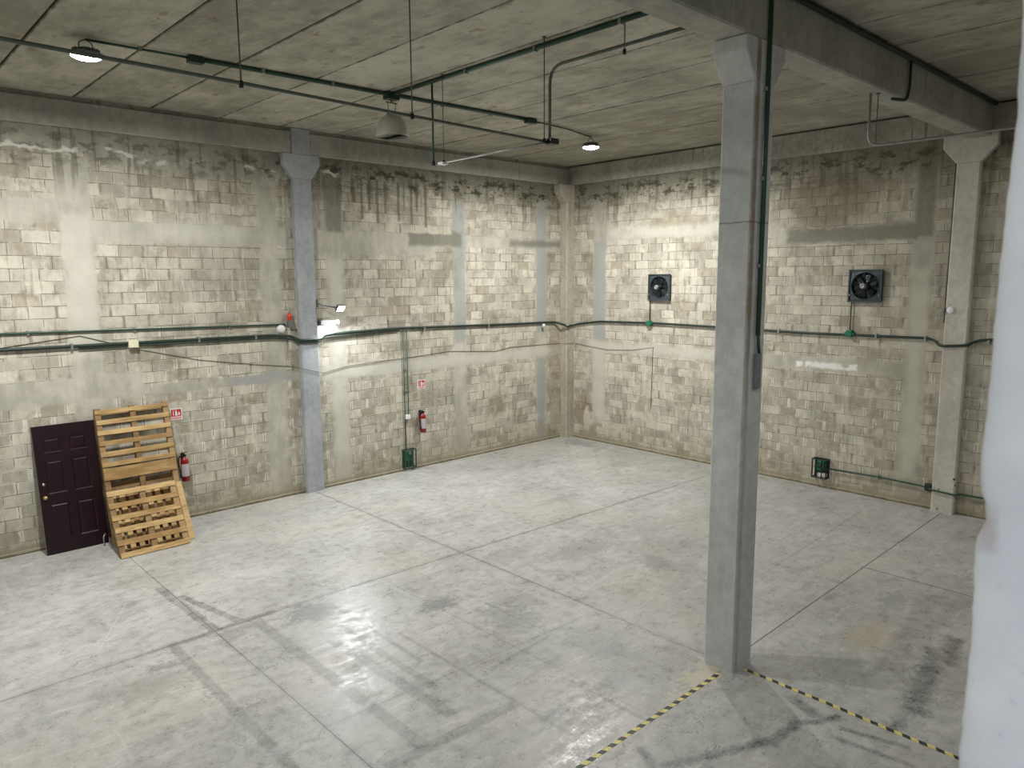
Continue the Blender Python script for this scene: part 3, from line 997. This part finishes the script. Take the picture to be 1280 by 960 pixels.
def make_sign(label, x, z, w=.215, h=.215):
    """white-bordered red sign: arrow, extinguisher, flames and a caption bar"""
    root = thing('extinguisher_sign', (x, 0, z), label, 'sign', 'red and white extinguisher signs')
    t = bmesh.new(); bm_box(t, -w / 2, w / 2, -.006, 0, 0, h, .002)
    obj('sign_board', t, M['white'], root)
    t = bmesh.new(); bm_box(t, -w * .42, w * .42, -.0075, -.0055, h * .32, h * .93)
    tag(obj('red_field', t, M['signred'], root), 'red pictogram field')
    t = bmesh.new(); bm_box(t, -w * .42, w * .42, -.0075, -.0055, h * .07, h * .26)
    tag(obj('caption_bar', t, M['signpink'], root), 'faded red caption bar')
    t = bmesh.new()
    # extinguisher body, neck and lever
    bm_box(t, -.018, .018, -.009, -.007, h * .37, h * .70, .0)
    bm_box(t, -.007, .007, -.009, -.007, h * .70, h * .80)
    bm_box(t, -.020, .014, -.009, -.007, h * .80, h * .84)
    # arrow pointing down on the left
    bm_prism(t, [(-.062, h * .52), (-.050, h * .38), (-.038, h * .52), (-.045, h * .52), (-.045, h * .84), (-.055, h * .84), (-.055, h * .52)], 'y', -.009, -.007)
    # flame on the right
    bm_prism(t, [(.036, h * .42), (.056, h * .40), (.070, h * .52), (.064, h * .66), (.058, h * .58), (.052, h * .80), (.042, h * .62), (.034, h * .54)], 'y', -.009, -.007)
    tag(obj('pictogram', t, M['white'], root), 'white pictogram of extinguisher, arrow and flame')
    return root


make_sign('small red and white extinguisher sign beside the pallets top', -10.69, 1.91)
make_sign('small red and white sign over the far extinguisher', -5.09, 1.89)


# ================================================================== conduits
def conduit(name, runs, mat, label, cat='conduit', clamps=(), bend=.06, group=None, boxes=()):
    """runs = [(points, radius)]; the first is the thing's own mesh"""
    root = thing(name, runs[0][0][0], label, cat, group)
    O = Vector(root.location)
    for pts, r in runs:
        t = bmesh.new()
        bm_tube(t, [Vector(p) - O for p in pts], r, 10, True, bend)
        obj('pipe', t, M[mat], root, True)
    for (p, r, ax) in clamps:
        t = bmesh.new()
        q = Vector(p) - O
        if ax == 'x': bm_box(t, q.x - .02, q.x + .02, q.y - r, q.y + r, q.z - r - .02, min(q.z + r + .02, H - .006 - O.z), .003)
        elif ax == 'y': bm_box(t, q.x - r, q.x + r, q.y - .02, q.y + .02, q.z - r - .02, min(q.z + r + .02, H - .006 - O.z), .003)
        else: bm_box(t, q.x - r - .02, q.x + r + .02, q.y - r, q.y + r, q.z - .02, q.z + .02, .003)
        obj('clamp', t, M['galv'], root)
    for (x0, x1, y0, y1, z0, z1, m) in boxes:
        t = bmesh.new()
        bm_box(t, x0 - O.x, x1 - O.x, y0 - O.y, y1 - O.y, z0 - O.z, z1 - O.z, .006, seg=2)
        obj('junction_box', t, M[m], root)
    return root


# long wall, left bay
conduit('upper_wall_conduit', [([(XW + .01, -.03, 3.66), (-13.3, -.03, 3.655), (-11.0, -.03, 3.615), (-8.46, -.03, 3.575)], .017)], 'green',
        'thin green conduit along the long wall, upper of the two left', clamps=[((x, -.02, 3.655 - max(0, x + 13.3) * .0165), .02, 'x') for x in (-12.9, -11.3, -9.6)], bend=0)
conduit('lower_wall_conduit', [([(XW + .01, -.045, 3.41), (-13.3, -.045, 3.40), (-11.0, -.045, 3.385), (-8.75, -.045, 3.37), (-8.35, -.05, 3.33), (-8.22, -.15, 3.24), (-7.74, -.15, 3.24), (-7.62, -.045, 3.30), (-7.1, -.045, 3.34),
                                 (-5.7, -.045, 3.36), (-4.0, -.045, 3.32), (-2.0, -.045, 3.28), (-1.05, -.045, 3.27), (-.55, -.045, 3.26), (-.36, -.26, 3.17)], .028),
                               ([(-12.2, -.04, 3.345), (-8.75, -.04, 3.315), (-8.35, -.045, 3.275), (-8.22, -.145, 3.185), (-7.74, -.145, 3.185), (-7.62, -.04, 3.245), (-5.7, -.04, 3.305)], .016)],
        'darkgreen', 'thick dark green conduit running the long wall and round its column', clamps=[((x, -.04, 3.39 - max(0, x + 11) * .012 - (.02 if x > -7 else 0)), .032, 'x') for x in (-12.3, -10.2, -9.1, -5.0, -3.0)], bend=.10,
        boxes=[(-11.43, -11.27, -.11, 0, 3.31, 3.43, 'cream')])
conduit('outlet_drop_conduit', [([(-5.60, -.035, 3.30), (-5.60, -.035, .50)], .014), ([(-5.50, -.035, 3.31), (-5.50, -.035, 1.33)], .012)], 'green',
        'pair of thin green conduits dropping to the floor outlet', bend=0, clamps=[((-5.55, -.02, 2.4), .03, 'z'), ((-5.55, -.02, 1.9), .03, 'z')],
        boxes=[(-5.60, -5.47, -.07, 0, 1.23, 1.33, 'white')])
conduit('corner_conduit', [([(-.40, -.27, 3.17), (-.31, -.30, 3.12), (-.20, -.29, 3.17), (-.06, -.26, 3.15), (-.04, -.40, 3.20), (-.045, -1.2, 3.30), (-.045, -3.0, 3.33), (-.045, -5.0, 3.31), (-.045, -7.0, 3.28), (-.045, -9.28, 3.30),
                            (-.05, -9.42, 3.26), (-.16, -9.54, 3.17), (-.16, -9.98, 3.21), (-.05, -10.12, 3.30), (-.045, -10.4, 3.34), (-.045, -16, 3.34)], .024)],
        'darkgreen', 'dark green conduit along the fan wall, dipping at the corner and column', bend=.08, clamps=[((-.04, y, 3.29), .028, 'y') for y in (-6.3, -8.35, -9.25, -10.3)])
conduit('floor_level_conduit', [([(-.045, -7.53, .43), (-.045, -8.6, .455), (-.045, -9.36, .43), (-.05, -9.50, .42), (-.155, -9.56, .42), (-.155, -9.99, .40), (-.05, -10.06, .41), (-.045, -16, .44)], .017)],
        'green', 'green conduit low on the fan wall running right from the outlet', bend=.04, clamps=[((-.03, -8.55, .455), .025, 'y')],
        boxes=[(-.09, 0, -9.56, -9.44, .36, .50, 'darkgreen')])
conduit('column_side_conduit', [([(-.03, -9.545, 6.93), (-.03, -9.545, 3.6)], .011)], 'rod', 'thin grey conduit down the wall beside the pitted column', bend=0)

# thin cables slung along the walls
t = bmesh.new()
cp = [(-14.5, 3.30), (-13.3, 3.43), (-12.16, 3.56), (-11.23, 3.26), (-10.2, 2.99), (-9.11, 2.81), (-8.3, 2.70)]
bm_tube(t, [(x, -.012, z) for x, z in cp] + [(-8.24, -.13, 2.68), (-7.72, -.13, 2.52), (-7.66, -.012, 2.50), (-7.05, -.012, 2.61), (-5.42, -.012, 2.66), (-4.24, -.012, 2.72), (-2.73, -.012, 2.61), (-2.16, -.012, 2.68), (-.34, -.012, 2.66), (-.32, -.25, 2.66), (-.02, -.26, 2.66)], .0055, 6)
tag(obj('slack_cable', t, M['cable'], smooth=True), 'thin slack cable sagging along the long block wall', 'cable')
t = bmesh.new()
bm_tube(t, [(-.012, -.30, 2.66), (-.012, -.64, 2.62), (-.012, -1.41, 2.55), (-.012, -2.29, 2.60), (-.012, -2.97, 2.72), (-.012, -2.94, 2.68), (-.012, -2.91, 1.15)], .0055, 6)
tag(obj('hanging_cable', t, M['cable'], smooth=True), 'thin cable looping below the near fan and hanging down', 'cable')


# outlets
def cage(label, loc, rot, w, h, d, mat, inner, plug):
    root = thing('caged_outlet', loc, label, 'outlet', rot=rot)
    t = bmesh.new()
    r = .011
    for x in (-w / 2, w / 2):
        for z in (0, h):
            bm_box(t, x - r, x + r, -d, 0, z - r, z + r, .003)
        bm_box(t, x - r, x + r, -d - r, -d + r, -r, h + r, .003)
    for z in (0, h): bm_box(t, -w / 2, w / 2, -d - r, -d + r, z - r, z + r, .003)
    for x in (-w * .22, w * .18): bm_box(t, x - r, x + r, -d - r, -d + r, 0, h, .003)
    bm_box(t, -w / 2 - r, w / 2 + r, -.006, 0, -r, h + r)
    obj('guard_cage', t, M[mat], root)
    t = bmesh.new(); bm_box(t, -w * .26, w * .26, -d * .72, -.006, h * .38, h * .9, .01, seg=2)
    obj('outlet_box', t, M[inner], root)
    t = bmesh.new(); bm_lathe(t, [(0, -.03), (.035, -.03), (.04, 0), (.0, 0)], 16, (0, -d * .72, h * .64), 'y')
    obj('socket', t, M['darkgreen'], root, True)
    if plug == 'white':
        t = bmesh.new(); bm_box(t, -w * .18, w * .42, -d * .8, -.01, .02, h * .24, .015, seg=2)
        tag(obj('white_plug', t, M['white'], root), 'white plug at the cage bottom')
    else:
        t = bmesh.new(); bm_box(t, -w * .12, w * .28, -d * .78, -.01, h * .74, h * .97, .008, seg=2)
        tag(obj('cover_plate', t, M['galv'], root), 'pale grey cover plate')
    return root


cage('green caged floor outlet under the two drop conduits', (-5.53, 0, .07), (0, 0, 0), .30, .43, .12, 'green', 'green_box', 'grey')
cage('black caged outlet low on the fan wall', (0, -7.40, .22), (0, 0, math.radians(-90)), .30, .40, .15, 'black', 'green_box', 'white')

# white clip on the conduit
t = bmesh.new(); bm_box(t, -1.10, -1.02, -.13, -.075, 3.16, 3.24, .02, seg=2)
tag(obj('small_sensor', t, M['white']), 'tiny white sensor on the conduit left of the far corner', 'sensor')


# alarm light, round speaker
root = thing('alarm_light', (-8.37, 0, 3.52), 'small orange-red alarm lamp on a grey box by the wall column', 'alarm light')
t = bmesh.new(); bm_box(t, -.05, .05, -.10, 0, 0, .13, .008, seg=2)
obj('back_box', t, M['housing'], root)
t = bmesh.new(); bm_lathe(t, [(.035, .13), (.042, .14), (.045, .20), (.038, .26), (.02, .285), (0, .29)], 20, (0, -.055, 0))
tag(obj('lens', t, M['orange'], root, True), 'orange-red lens')
t = bmesh.new(); bm_lathe(t, [(0, -.10), (.04, -.10), (.075, -.075), (.085, -.03), (.075, 0), (0, 0)], 24, (-8.56, 0, 3.49), 'y')
tag(obj('round_wall_speaker', t, M['white'], smooth=True), 'round white disc fixture left of the alarm lamp', 'wall fixture')
root = thing('column_disc', (-.13, -9.67, 3.84), 'pale round disc on the pitted wall column', 'wall fixture')
t = bmesh.new(); bm_lathe(t, [(0, -.03), (.05, -.03), (.062, -.018), (.065, 0), (0, 0)], 24, (0, 0, 0), 'x')
obj('disc_cover', t, M['white'], root, True)
t = bmesh.new(); bm_box(t, -.04, .01, .10, .145, -.05, .05, .006)
obj('side_clip', t, M['galv'], root)

# flood light on an arm, emergency light below
root = thing('floodlight', (-7.76, -.08, 3.96), 'lit floodlight on an arm at the wall column', 'floodlight')
t = bmesh.new()
bm_tube(t, [(-.02, 0, .04), (.06, -.12, -.02), (.20, -.20, -.05), (.34, -.22, -.07)], .016, 10, True, .05)
obj('arm', t, M['housing'], root, True)
t = bmesh.new(); bm_box(t, -.03, .0, -.06, .06, -.06, .10, .004)
obj('mounting_plate', t, M['housing'], root)
fx, fy, fz = .40, -.27, -.10
aim = Vector((0.25, -1.0, -.75)).normalized()
rotq = aim.to_track_quat('-Z', 'Y').to_matrix().to_4x4()
Mx = Matrix.Translation((fx, fy, fz)) @ rotq
t = bmesh.new(); bm_box(t, -.10, .10, -.075, .075, .0, .05, .01, Mx, 2)
for i in range(5): bm_box(t, -.08 + i * .04 - .004, -.08 + i * .04 + .004, -.06, .06, .05, .075, 0, Mx)
obj('lamp_body', t, M['housing'], root)
t = bmesh.new(); bm_box(t, -.088, .088, -.064, .064, -.006, .001, .002, Mx)
tag(obj('lens', t, M['flood_on'], root), 'brightly lit lens')
ld = bpy.data.lights.new('flood_lamp', 'AREA')
ld.shape = 'RECTANGLE'; ld.size = .18; ld.size_y = .13
ld.energy = P_FLOOD; ld.color = (.95, .97, 1.0)
lo = bpy.data.objects.new('flood_lamp', ld)
COL.objects.link(lo)
lo.matrix_world = Matrix.Translation(root.location) @ Mx @ Matrix.Translation((0, 0, -.012))

root = thing('emergency_light', (-7.52, 0, 3.52), 'white emergency light box just below the floodlight', 'emergency light')
t = bmesh.new(); bm_box(t, -.20, .20, -.14, 0, 0, .10, .012, seg=2)
obj('lamp_case', t, M['housing'], root)
t = bmesh.new(); bm_box(t, -.198, .198, -.20, -.135, .012, .105, .012, seg=2)
tag(obj('diffuser', t, emis('emergency_diffuser', (.7, .88, 1.0), .10), root), 'pale bluish diffuser')
ld = bpy.data.lights.new('emergency_lamp', 'AREA')
ld.shape = 'RECTANGLE'; ld.size = .34; ld.size_y = .1
ld.energy = 3.2; ld.color = (.95, .98, 1.0)
lo = bpy.data.objects.new('emergency_lamp', ld)
COL.objects.link(lo)
lo.location = (-7.52, -.08, 3.512)


# ================================================================== exhaust fans
def make_fan(label, yc, zc):
    root = thing('exhaust_fan', (0, yc, zc), label, 'fan', 'square wall exhaust fans', rot=(0, 0, math.radians(-90)))
    s = .325
    # square plate with a round opening, flanged edge
    t = bmesh.new()
    n = 48
    R = .262
    def sq(a):
        c_, s_ = math.cos(a), math.sin(a)
        k = s / max(abs(c_), abs(s_))
        return (c_ * k, s_ * k)
    ang = [2 * math.pi * (i + .5) / n for i in range(n)]
    out = [t.verts.new((sq(a)[0], -.055, sq(a)[1])) for a in ang]
    inn = [t.verts.new((R * math.cos(a), -.055, R * math.sin(a))) for a in ang]
    lip = [t.verts.new((R * 1.03 * math.cos(a), -.075, R * 1.03 * math.sin(a))) for a in ang]
    thr = [t.verts.new(((R - .008) * math.cos(a), -.002, (R - .008) * math.sin(a))) for a in ang]
    edg = [t.verts.new((sq(a)[0], -.002, sq(a)[1])) for a in ang]
    for i in range(n):
        j = (i + 1) % n
        t.faces.new((out[i], out[j], lip[j], lip[i])); t.faces.new((lip[i], lip[j], inn[j], inn[i]))
        t.faces.new((inn[i], inn[j], thr[j], thr[i])); t.faces.new((edg[i], edg[j], out[j], out[i]))
    for (a, b_, c_, d) in ((-s, -s + .03, -s, s), (s - .03, s, -s, s), (-s, s, -s, -s + .03), (-s, s, s - .03, s)):
        bm_box(t, a, b_, -.085, -.055, c_, d, .004)
    obj('housing', t, M['fan'], root)
    t = bmesh.new()
    bm_lathe(t, [(0, -.003), (R, -.003), (R, -.001), (0, -.001)], 40, (0, 0, 0), 'y')
    tag(obj('shutter', t, M['black'], root), 'black closed shutter behind the blades')
    # blades
    for k in range(6):
        t = bmesh.new()
        a0 = 2 * math.pi * k / 6 + .3
        rr = Matrix.Rotation(-a0, 4, 'Y')
        P0 = []
        for (rad, wd, tw) in ((.05, .035, .9), (.12, .06, .7), (.19, .085, .55), (.245, .09, .45)):
            row = []
            for s_ in (-1, -.33, .33, 1):
                v = Vector((rad, -.03 + math.sin(tw) * wd * s_ * .35 + .006 * (s_ * s_), math.cos(tw) * wd * s_))
                row.append(t.verts.new(rr @ v))
            P0.append(row)
        for r0, r1 in zip(P0, P0[1:]):
            for i in range(3): t.faces.new((r0[i], r0[i + 1], r1[i + 1], r1[i]))
        bmesh.ops.solidify(t, geom=t.faces[:], thickness=.003)
        obj('blade', t, M['fanblade'], root, True)
    t = bmesh.new()
    bm_lathe(t, [(0, -.02), (.06, -.02), (.062, -.05), (.055, -.06), (.055, -.10), (.05, -.11), (0, -.11)], 24, (0, 0, 0), 'y')
    obj('hub', t, M['fan'], root, True)
    t = bmesh.new()
    bm_lathe(t, [(0, -.11), (.052, -.11), (.056, -.12), (.056, -.19), (.048, -.205), (.020, -.207), (.018, -.20), (0, -.20)], 24, (0, 0, 0), 'y')
    o = obj('motor', t, M['fanmotor'], root, True)
    tag(o, 'pale grey motor')
    t = bmesh.new()
    for a in (.75, .75 + math.pi / 2, .75 + math.pi, .75 + 1.5 * math.pi):
        bm_tube(t, [(.05 * math.cos(a), -.135, .05 * math.sin(a)), (.285 * math.cos(a), -.08, .285 * math.sin(a))], .008, 8)
    obj('motor_bracket', t, M['black'], root)
    t = bmesh.new(); bm_box(t, -s + .03, -s + .06, -.11, -.085, -s + .13, -s + .16, .004)
    obj('terminal', t, M['galv'], root)
    t = bmesh.new(); bm_box(t, s - .05, s - .03, -.10, -.085, -s + .12, -s + .17, .003)
    obj('terminal', t, M['galv'], root)
    # supply lead down to the green box
    return root


f1 = make_fan('square exhaust fan left of the free-standing column', -3.125, 4.22)
f2 = make_fan('square exhaust fan right of the free-standing column', -8.085, 4.275)
for i, (y, z, lab) in enumerate(((-2.84, 3.872, 'green junction box with lead under the left exhaust fan'), (-7.83, 3.928, 'green junction box with lead under the right exhaust fan'))):
    root = thing('fan_junction_box', (0, y, 3.25), lab, 'junction box', 'green boxes under the fans')
    t = bmesh.new(); bm_box(t, -.10, 0, -.06, .06, 0, .13, .012, seg=2)
    obj('box_body', t, M['green_box'], root)
    t = bmesh.new()
    bm_box(t, -.085, -.015, -.10, .10, .035, .095, .01)
    obj('pipe_hub', t, M['green_box'], root)
    t = bmesh.new(); bm_tube(t, [(-.035, 0, .12), (-.035, 0, z - 3.25 + .02)], .011, 8)
    obj('supply_lead', t, M['darkgreen'], root, True)


# ================================================================== ceiling services
ZC = H - .035
YC = -3.72
# main conduit with the lamps
conduit('lamp_row_conduit', [([(-12.62, YC + .15, ZC), (-11.3, YC + .08, ZC)], .016), ([(-11.3, YC + .08, ZC), (-8.25, YC, ZC), (-5.2, YC - .08, ZC)], .030), ([(-5.2, YC - .08, ZC), (-4.1, YC + .02, ZC), (-3.05, YC + .27, ZC)], .014)],
        'green', 'green ceiling conduit joining the three high bay lamps', bend=0,
        boxes=[(-11.42, -11.22, YC + .02, YC + .14, ZC - .06, ZC + .028, 'darkgreen'), (-8.36, -8.14, YC - .08, YC + .08, ZC - .08, ZC + .028, 'darkgreen'), (-5.30, -5.08, YC - .15, YC - .02, ZC - .06, ZC + .028, 'darkgreen')],
        clamps=[((x, YC + .02, ZC + .01), .03, 'x') for x in (-10.4, -9.3, -7.2, -6.1)] + [((-12.0, YC + .12, ZC + .01), .02, 'x')])
conduit('cross_ceiling_conduit', [([(-8.25, YC - .05, ZC), (-8.25, -9.74, ZC)], .032)], 'green', 'thick green ceiling conduit running to the deep beam', bend=0,
        clamps=[((-8.25, y, ZC + .01), .034, 'y') for y in (-5.6, -7.0, -8.4)])
# suspended thinner conduit
ZL = 6.20
conduit('suspended_conduit', [([(XW + .01, -7.75, ZL + .03), (-14.3, -7.60, ZL + .0), (-12.4, -7.5, ZL + .01), (-8.30, -7.30, ZL)], .017)], 'greycond', 'thin grey conduit hung level below the ceiling, left side', bend=0,
        boxes=[(-8.38, -8.24, -7.42, -7.30, ZL - .035, ZL + .035, 'black')])
conduit('elbow_conduit', [([(-8.35, -9.74, 7.10), (-8.35, -7.36, 7.10), (-8.35, -7.36, ZL + .03)], .020)], 'greycond', 'grey elbow conduit coming from the beam and dropping to the suspended conduit', bend=.22)
conduit('pale_branch_conduit', [([(-8.32, -7.30, ZL), (-8.30, -5.12, ZL)], .016)], 'galv', 'pale branch conduit ending in a small white cap', bend=0,
        boxes=[(-8.36, -8.24, -5.16, -5.04, ZL - .035, ZL - .0, 'white')])


def rod(x, y, z0, z1, r, mat, label, foot=True):
    root = thing('hanger_rod', (x, y, z0), label, 'hanger rod', 'rods hanging from the ceiling')
    t = bmesh.new(); bm_tube(t, [(0, 0, 0), (0, 0, z1 - z0)], r, 8)
    obj('rod', t, M[mat], root, True)
    if foot:
        t = bmesh.new(); bm_lathe(t, [(0, -.03), (r + .012, -.03), (r + .016, 0), (r + .012, .03), (0, .03)], 12)
        obj('foot_clamp', t, M['black'], root, True)
    t = bmesh.new(); bm_lathe(t, [(0, 0), (r + .02, 0), (r + .02, -.012), (0, -.012)], 12, (0, 0, z1 - z0))
    obj('ceiling_anchor', t, M['rod'], root)


rod(-12.42, -7.50, ZL, H, .007, 'rod', 'thin hanger rod at the left end of the suspended conduit')
rod(-10.52, -7.42, ZL, H, .007, 'rod', 'thin hanger rod just right of the unlit dome lamp')
rod(-8.42, -7.33, ZL, H, .007, 'rod', 'thin hanger rod next to the grey elbow conduit')
rod(-8.25, -4.80, 6.22, ZC, .016, 'green', 'thicker green drop rod under the cross conduit')
rod(-8.31, -5.13, ZL, H, .006, 'rod', 'thin hanger rod holding the pale branch conduit')
rod(-8.15, -8.38, 7.10, H, .007, 'rod', 'short hanger rod close to the deep beam')

# neighbouring bay: conduit dropping from the beam soffit and running on
conduit('right_bay_conduit', [([(-4.85, -9.90, 6.885), (-4.85, -9.90, 6.20), (-4.85, -16.5, 6.20)], .016)], 'galv', 'pale conduit dropping from the deep beam and running off right', bend=.16)
rod(-4.78, -9.97, 6.22, 6.88, .006, 'rod', 'short thin rod beside the right bay conduit', False)
# green conduit up the free column and along the beam
conduit('column_green_conduit', [([(-7.97, -10.118, 3.86), (-7.97, -10.118, 7.40)], .024), ([(-7.97, -10.12, 3.90), (-7.955, -10.12, 3.74), (-7.93, -10.12, 3.66)], .017)], 'green',
        'green conduit climbing the free-standing column', bend=.03, clamps=[((-7.97, -10.105, z), .02, 'z') for z in (4.6, 5.5, 6.4)])
t = bmesh.new(); bm_box(t, -8.0, -7.90, -10.135, -10.09, 3.27, 3.66, .008, seg=2)
tag(obj('switch_box', t, M['swbox']), 'narrow grey switch box on the free-standing column', 'switch box')
conduit('beam_green_conduit', [([(-7.97, -10.13, 7.40), (-.14, -10.13, 7.40)], .030), ([(-4.15, -10.13, 7.38), (-4.12, -10.12, 7.0), (-4.15, -10.10, 6.86), (-4.40, -10.0, 6.86)], .018)],
        'darkgreen', 'dark green conduit along the top of the deep beam', bend=.08)


# ================================================================== lamps
def ufo_lamp(label, x, y, zb, lit=True):
    root = thing('high_bay_lamp', (x, y, zb), label, 'ceiling lamp', 'round high bay lamps')
    t = bmesh.new()
    bm_lathe(t, [(0, .10), (.07, .10), (.075, .09), (.075, .055), (.17, .045), (.195, .030), (.20, .008), (.19, .0), (.175, .0), (.175, .008), (0, .008)], 36)
    obj('housing', t, M['housing'], root, True)
    t = bmesh.new()
    for k in range(16):
        a = 2 * math.pi * k / 16
        bm_box(t, .078, .155, -.003, .003, .045, .085, 0, Matrix.Rotation(a, 4, 'Z'))
    obj('cooling_fins', t, M['housing'], root)
    t = bmesh.new(); bm_lathe(t, [(0, -.040), (.08, -.037), (.13, -.025), (.165, -.006), (.172, .010), (0, .010)], 36)
    tag(obj('lens', t, M['lamp_on'], root, True), 'brightly lit lens')
    t = bmesh.new()
    bm_tube(t, [(-.075, 0, .07), (-.075, 0, .16), (0, 0, .20), (.075, 0, .16), (.075, 0, .07)], .007, 8, True, .03)
    bm_tube(t, [(0, 0, .19), (0, 0, H - .03 - zb)], .008, 8)
    obj('hanger', t, M['rod'], root, True)
    return root


def bay_light(x, y, z, power, size=.34):
    ld = bpy.data.lights.new('bay_lamp', 'AREA')
    ld.shape = 'DISK'; ld.size = size; ld.energy = power; ld.color = C_BAY
    lo = bpy.data.objects.new('bay_lamp', ld)
    COL.objects.link(lo)
    lo.location = (x, y, z)


ufo_lamp('lit round high bay lamp at the upper left', -12.62, YC + .15, 7.215)
ufo_lamp('lit round high bay lamp near the far corner', -3.05, YC + .27, 7.20)
bay_light(-12.62, YC + .15, 7.165, P_BAY)
bay_light(-3.05, YC + .27, 7.15, P_BAY)
# unseen lamps added on the lamp grid to brighten the hall
for (x, y, p, l_) in ((-16.9, YC, P_BAY * .4, 'added unseen high bay lamp, fill from the left'), (-12.5, -14.6, P_BAY_FILL, 'added unseen high bay lamp, fill above the camera side'), (-3.4, -15.2, P_BAY_FILL, 'added unseen high bay lamp, fill right of the white wall edge')):
    ufo_lamp(l_, x, y, 7.17)
    bay_light(x, y, 7.12, p)

# unlit dome lamp
root = thing('dome_lamp', (-8.25, YC, 6.76), 'unlit hanging bell-shaped lamp with frosted dome', 'ceiling lamp')
t = bmesh.new()
prof_ = [(.262, 0), (.262, .02), (.255, .09), (.235, .17), (.195, .25), (.14, .31), (.08, .345)]
inn_ = [(r - .006, h) for r, h in prof_][::-1]
rings_ = prof_ + inn_
bm_lathe(t, rings_, 40)
o = obj('dome_shade', t, M['dome'], root, True)
t = bmesh.new(); bm_lathe(t, [(0, .335), (.085, .335), (.09, .35), (.07, .38), (.045, .39), (0, .39)], 24)
obj('neck', t, M['rod'], root, True)
t = bmesh.new()
for sx in (-.07, .07): bm_tube(t, [(sx, 0, .37), (sx, 0, .53)], .006, 8)
bm_tube(t, [(-.11, 0, .53), (.11, 0, .53)], .010, 8)
bm_tube(t, [(0, 0, .53), (0, 0, .62)], .014, 8)
obj('hanger', t, M['rod'], root, True)
t = bmesh.new(); bm_lathe(t, [(0, .05), (.05, .06), (.085, .12), (.07, .20), (.03, .27), (.03, .34), (0, .34)], 24)
obj('bulb', t, M['white'], root, True)

# panel added out of view behind the camera: cool fill for the white wall edge
root = thing('fill_panel_lamp', (-18.2, -14.9, 6.4), 'added fill panel lamp, unseen behind the camera', 'ceiling lamp')
t = bmesh.new(); bm_box(t, -.6, .6, -.3, .3, 0, .06, .008)
obj('fill_panel_frame', t, M['white'], root)
t = bmesh.new(); bm_box(t, -.57, .57, -.27, .27, -.006, .002)
obj('diffuser', t, emis('fill_panel_diffuser', (.86, .93, 1.0), 6), root)
t = bmesh.new(); bm_tube(t, [(0, 0, .05), (0, 0, H - 6.4)], .01, 8)
obj('hanger', t, M['rod'], root)
ld = bpy.data.lights.new('fill_panel_light', 'AREA')
ld.shape = 'RECTANGLE'; ld.size = 1.1; ld.size_y = .5; ld.energy = P_FILL_PANEL; ld.color = C_COOL
lo = bpy.data.objects.new('fill_panel_light', ld)
COL.objects.link(lo)
lo.location = (-18.2, -14.9, 6.385)


# ================================================================== hazard tapes on the floor
def tape(label, loc, rotz, L, w=.052):
    t = bmesh.new()
    n = 60
    rows_ = []
    for i in range(n + 1):
        s_ = L * i / n
        d = .004 * math.sin(s_ * 2.1) + .002 * math.sin(s_ * 7.3)
        rows_.append([t.verts.new((s_, yy + d, zz_)) for yy, zz_ in ((-w / 2, .0005), (w / 2, .0005), (w / 2, .0025), (-w / 2, .0025))])
    for r0, r1 in zip(rows_, rows_[1:]):
        for k in range(4): t.faces.new((r0[k], r0[(k + 1) % 4], r1[(k + 1) % 4], r1[k]))
    t.faces.new(rows_[0]); t.faces.new(rows_[-1])
    bmesh.ops.recalc_face_normals(t, faces=t.faces)
    me = bpy.data.meshes.new('hazard_tape')
    t.to_mesh(me); t.free()
    me.materials.append(M['tape'])
    o = bpy.data.objects.new('hazard_tape', me)
    o.location = loc; o.rotation_euler = (0, 0, rotz)
    COL.objects.link(o)
    tag(o, label, 'floor tape', 'yellow and black hazard tapes on the floor')


tape('yellow and black hazard tape running left from the free-standing column', (-8.27, -9.965, 0), math.pi, 6.0)
tape('yellow and black hazard tape running right from the free-standing column', (-7.97, -10.12, 0), -math.pi / 2, 4.5)
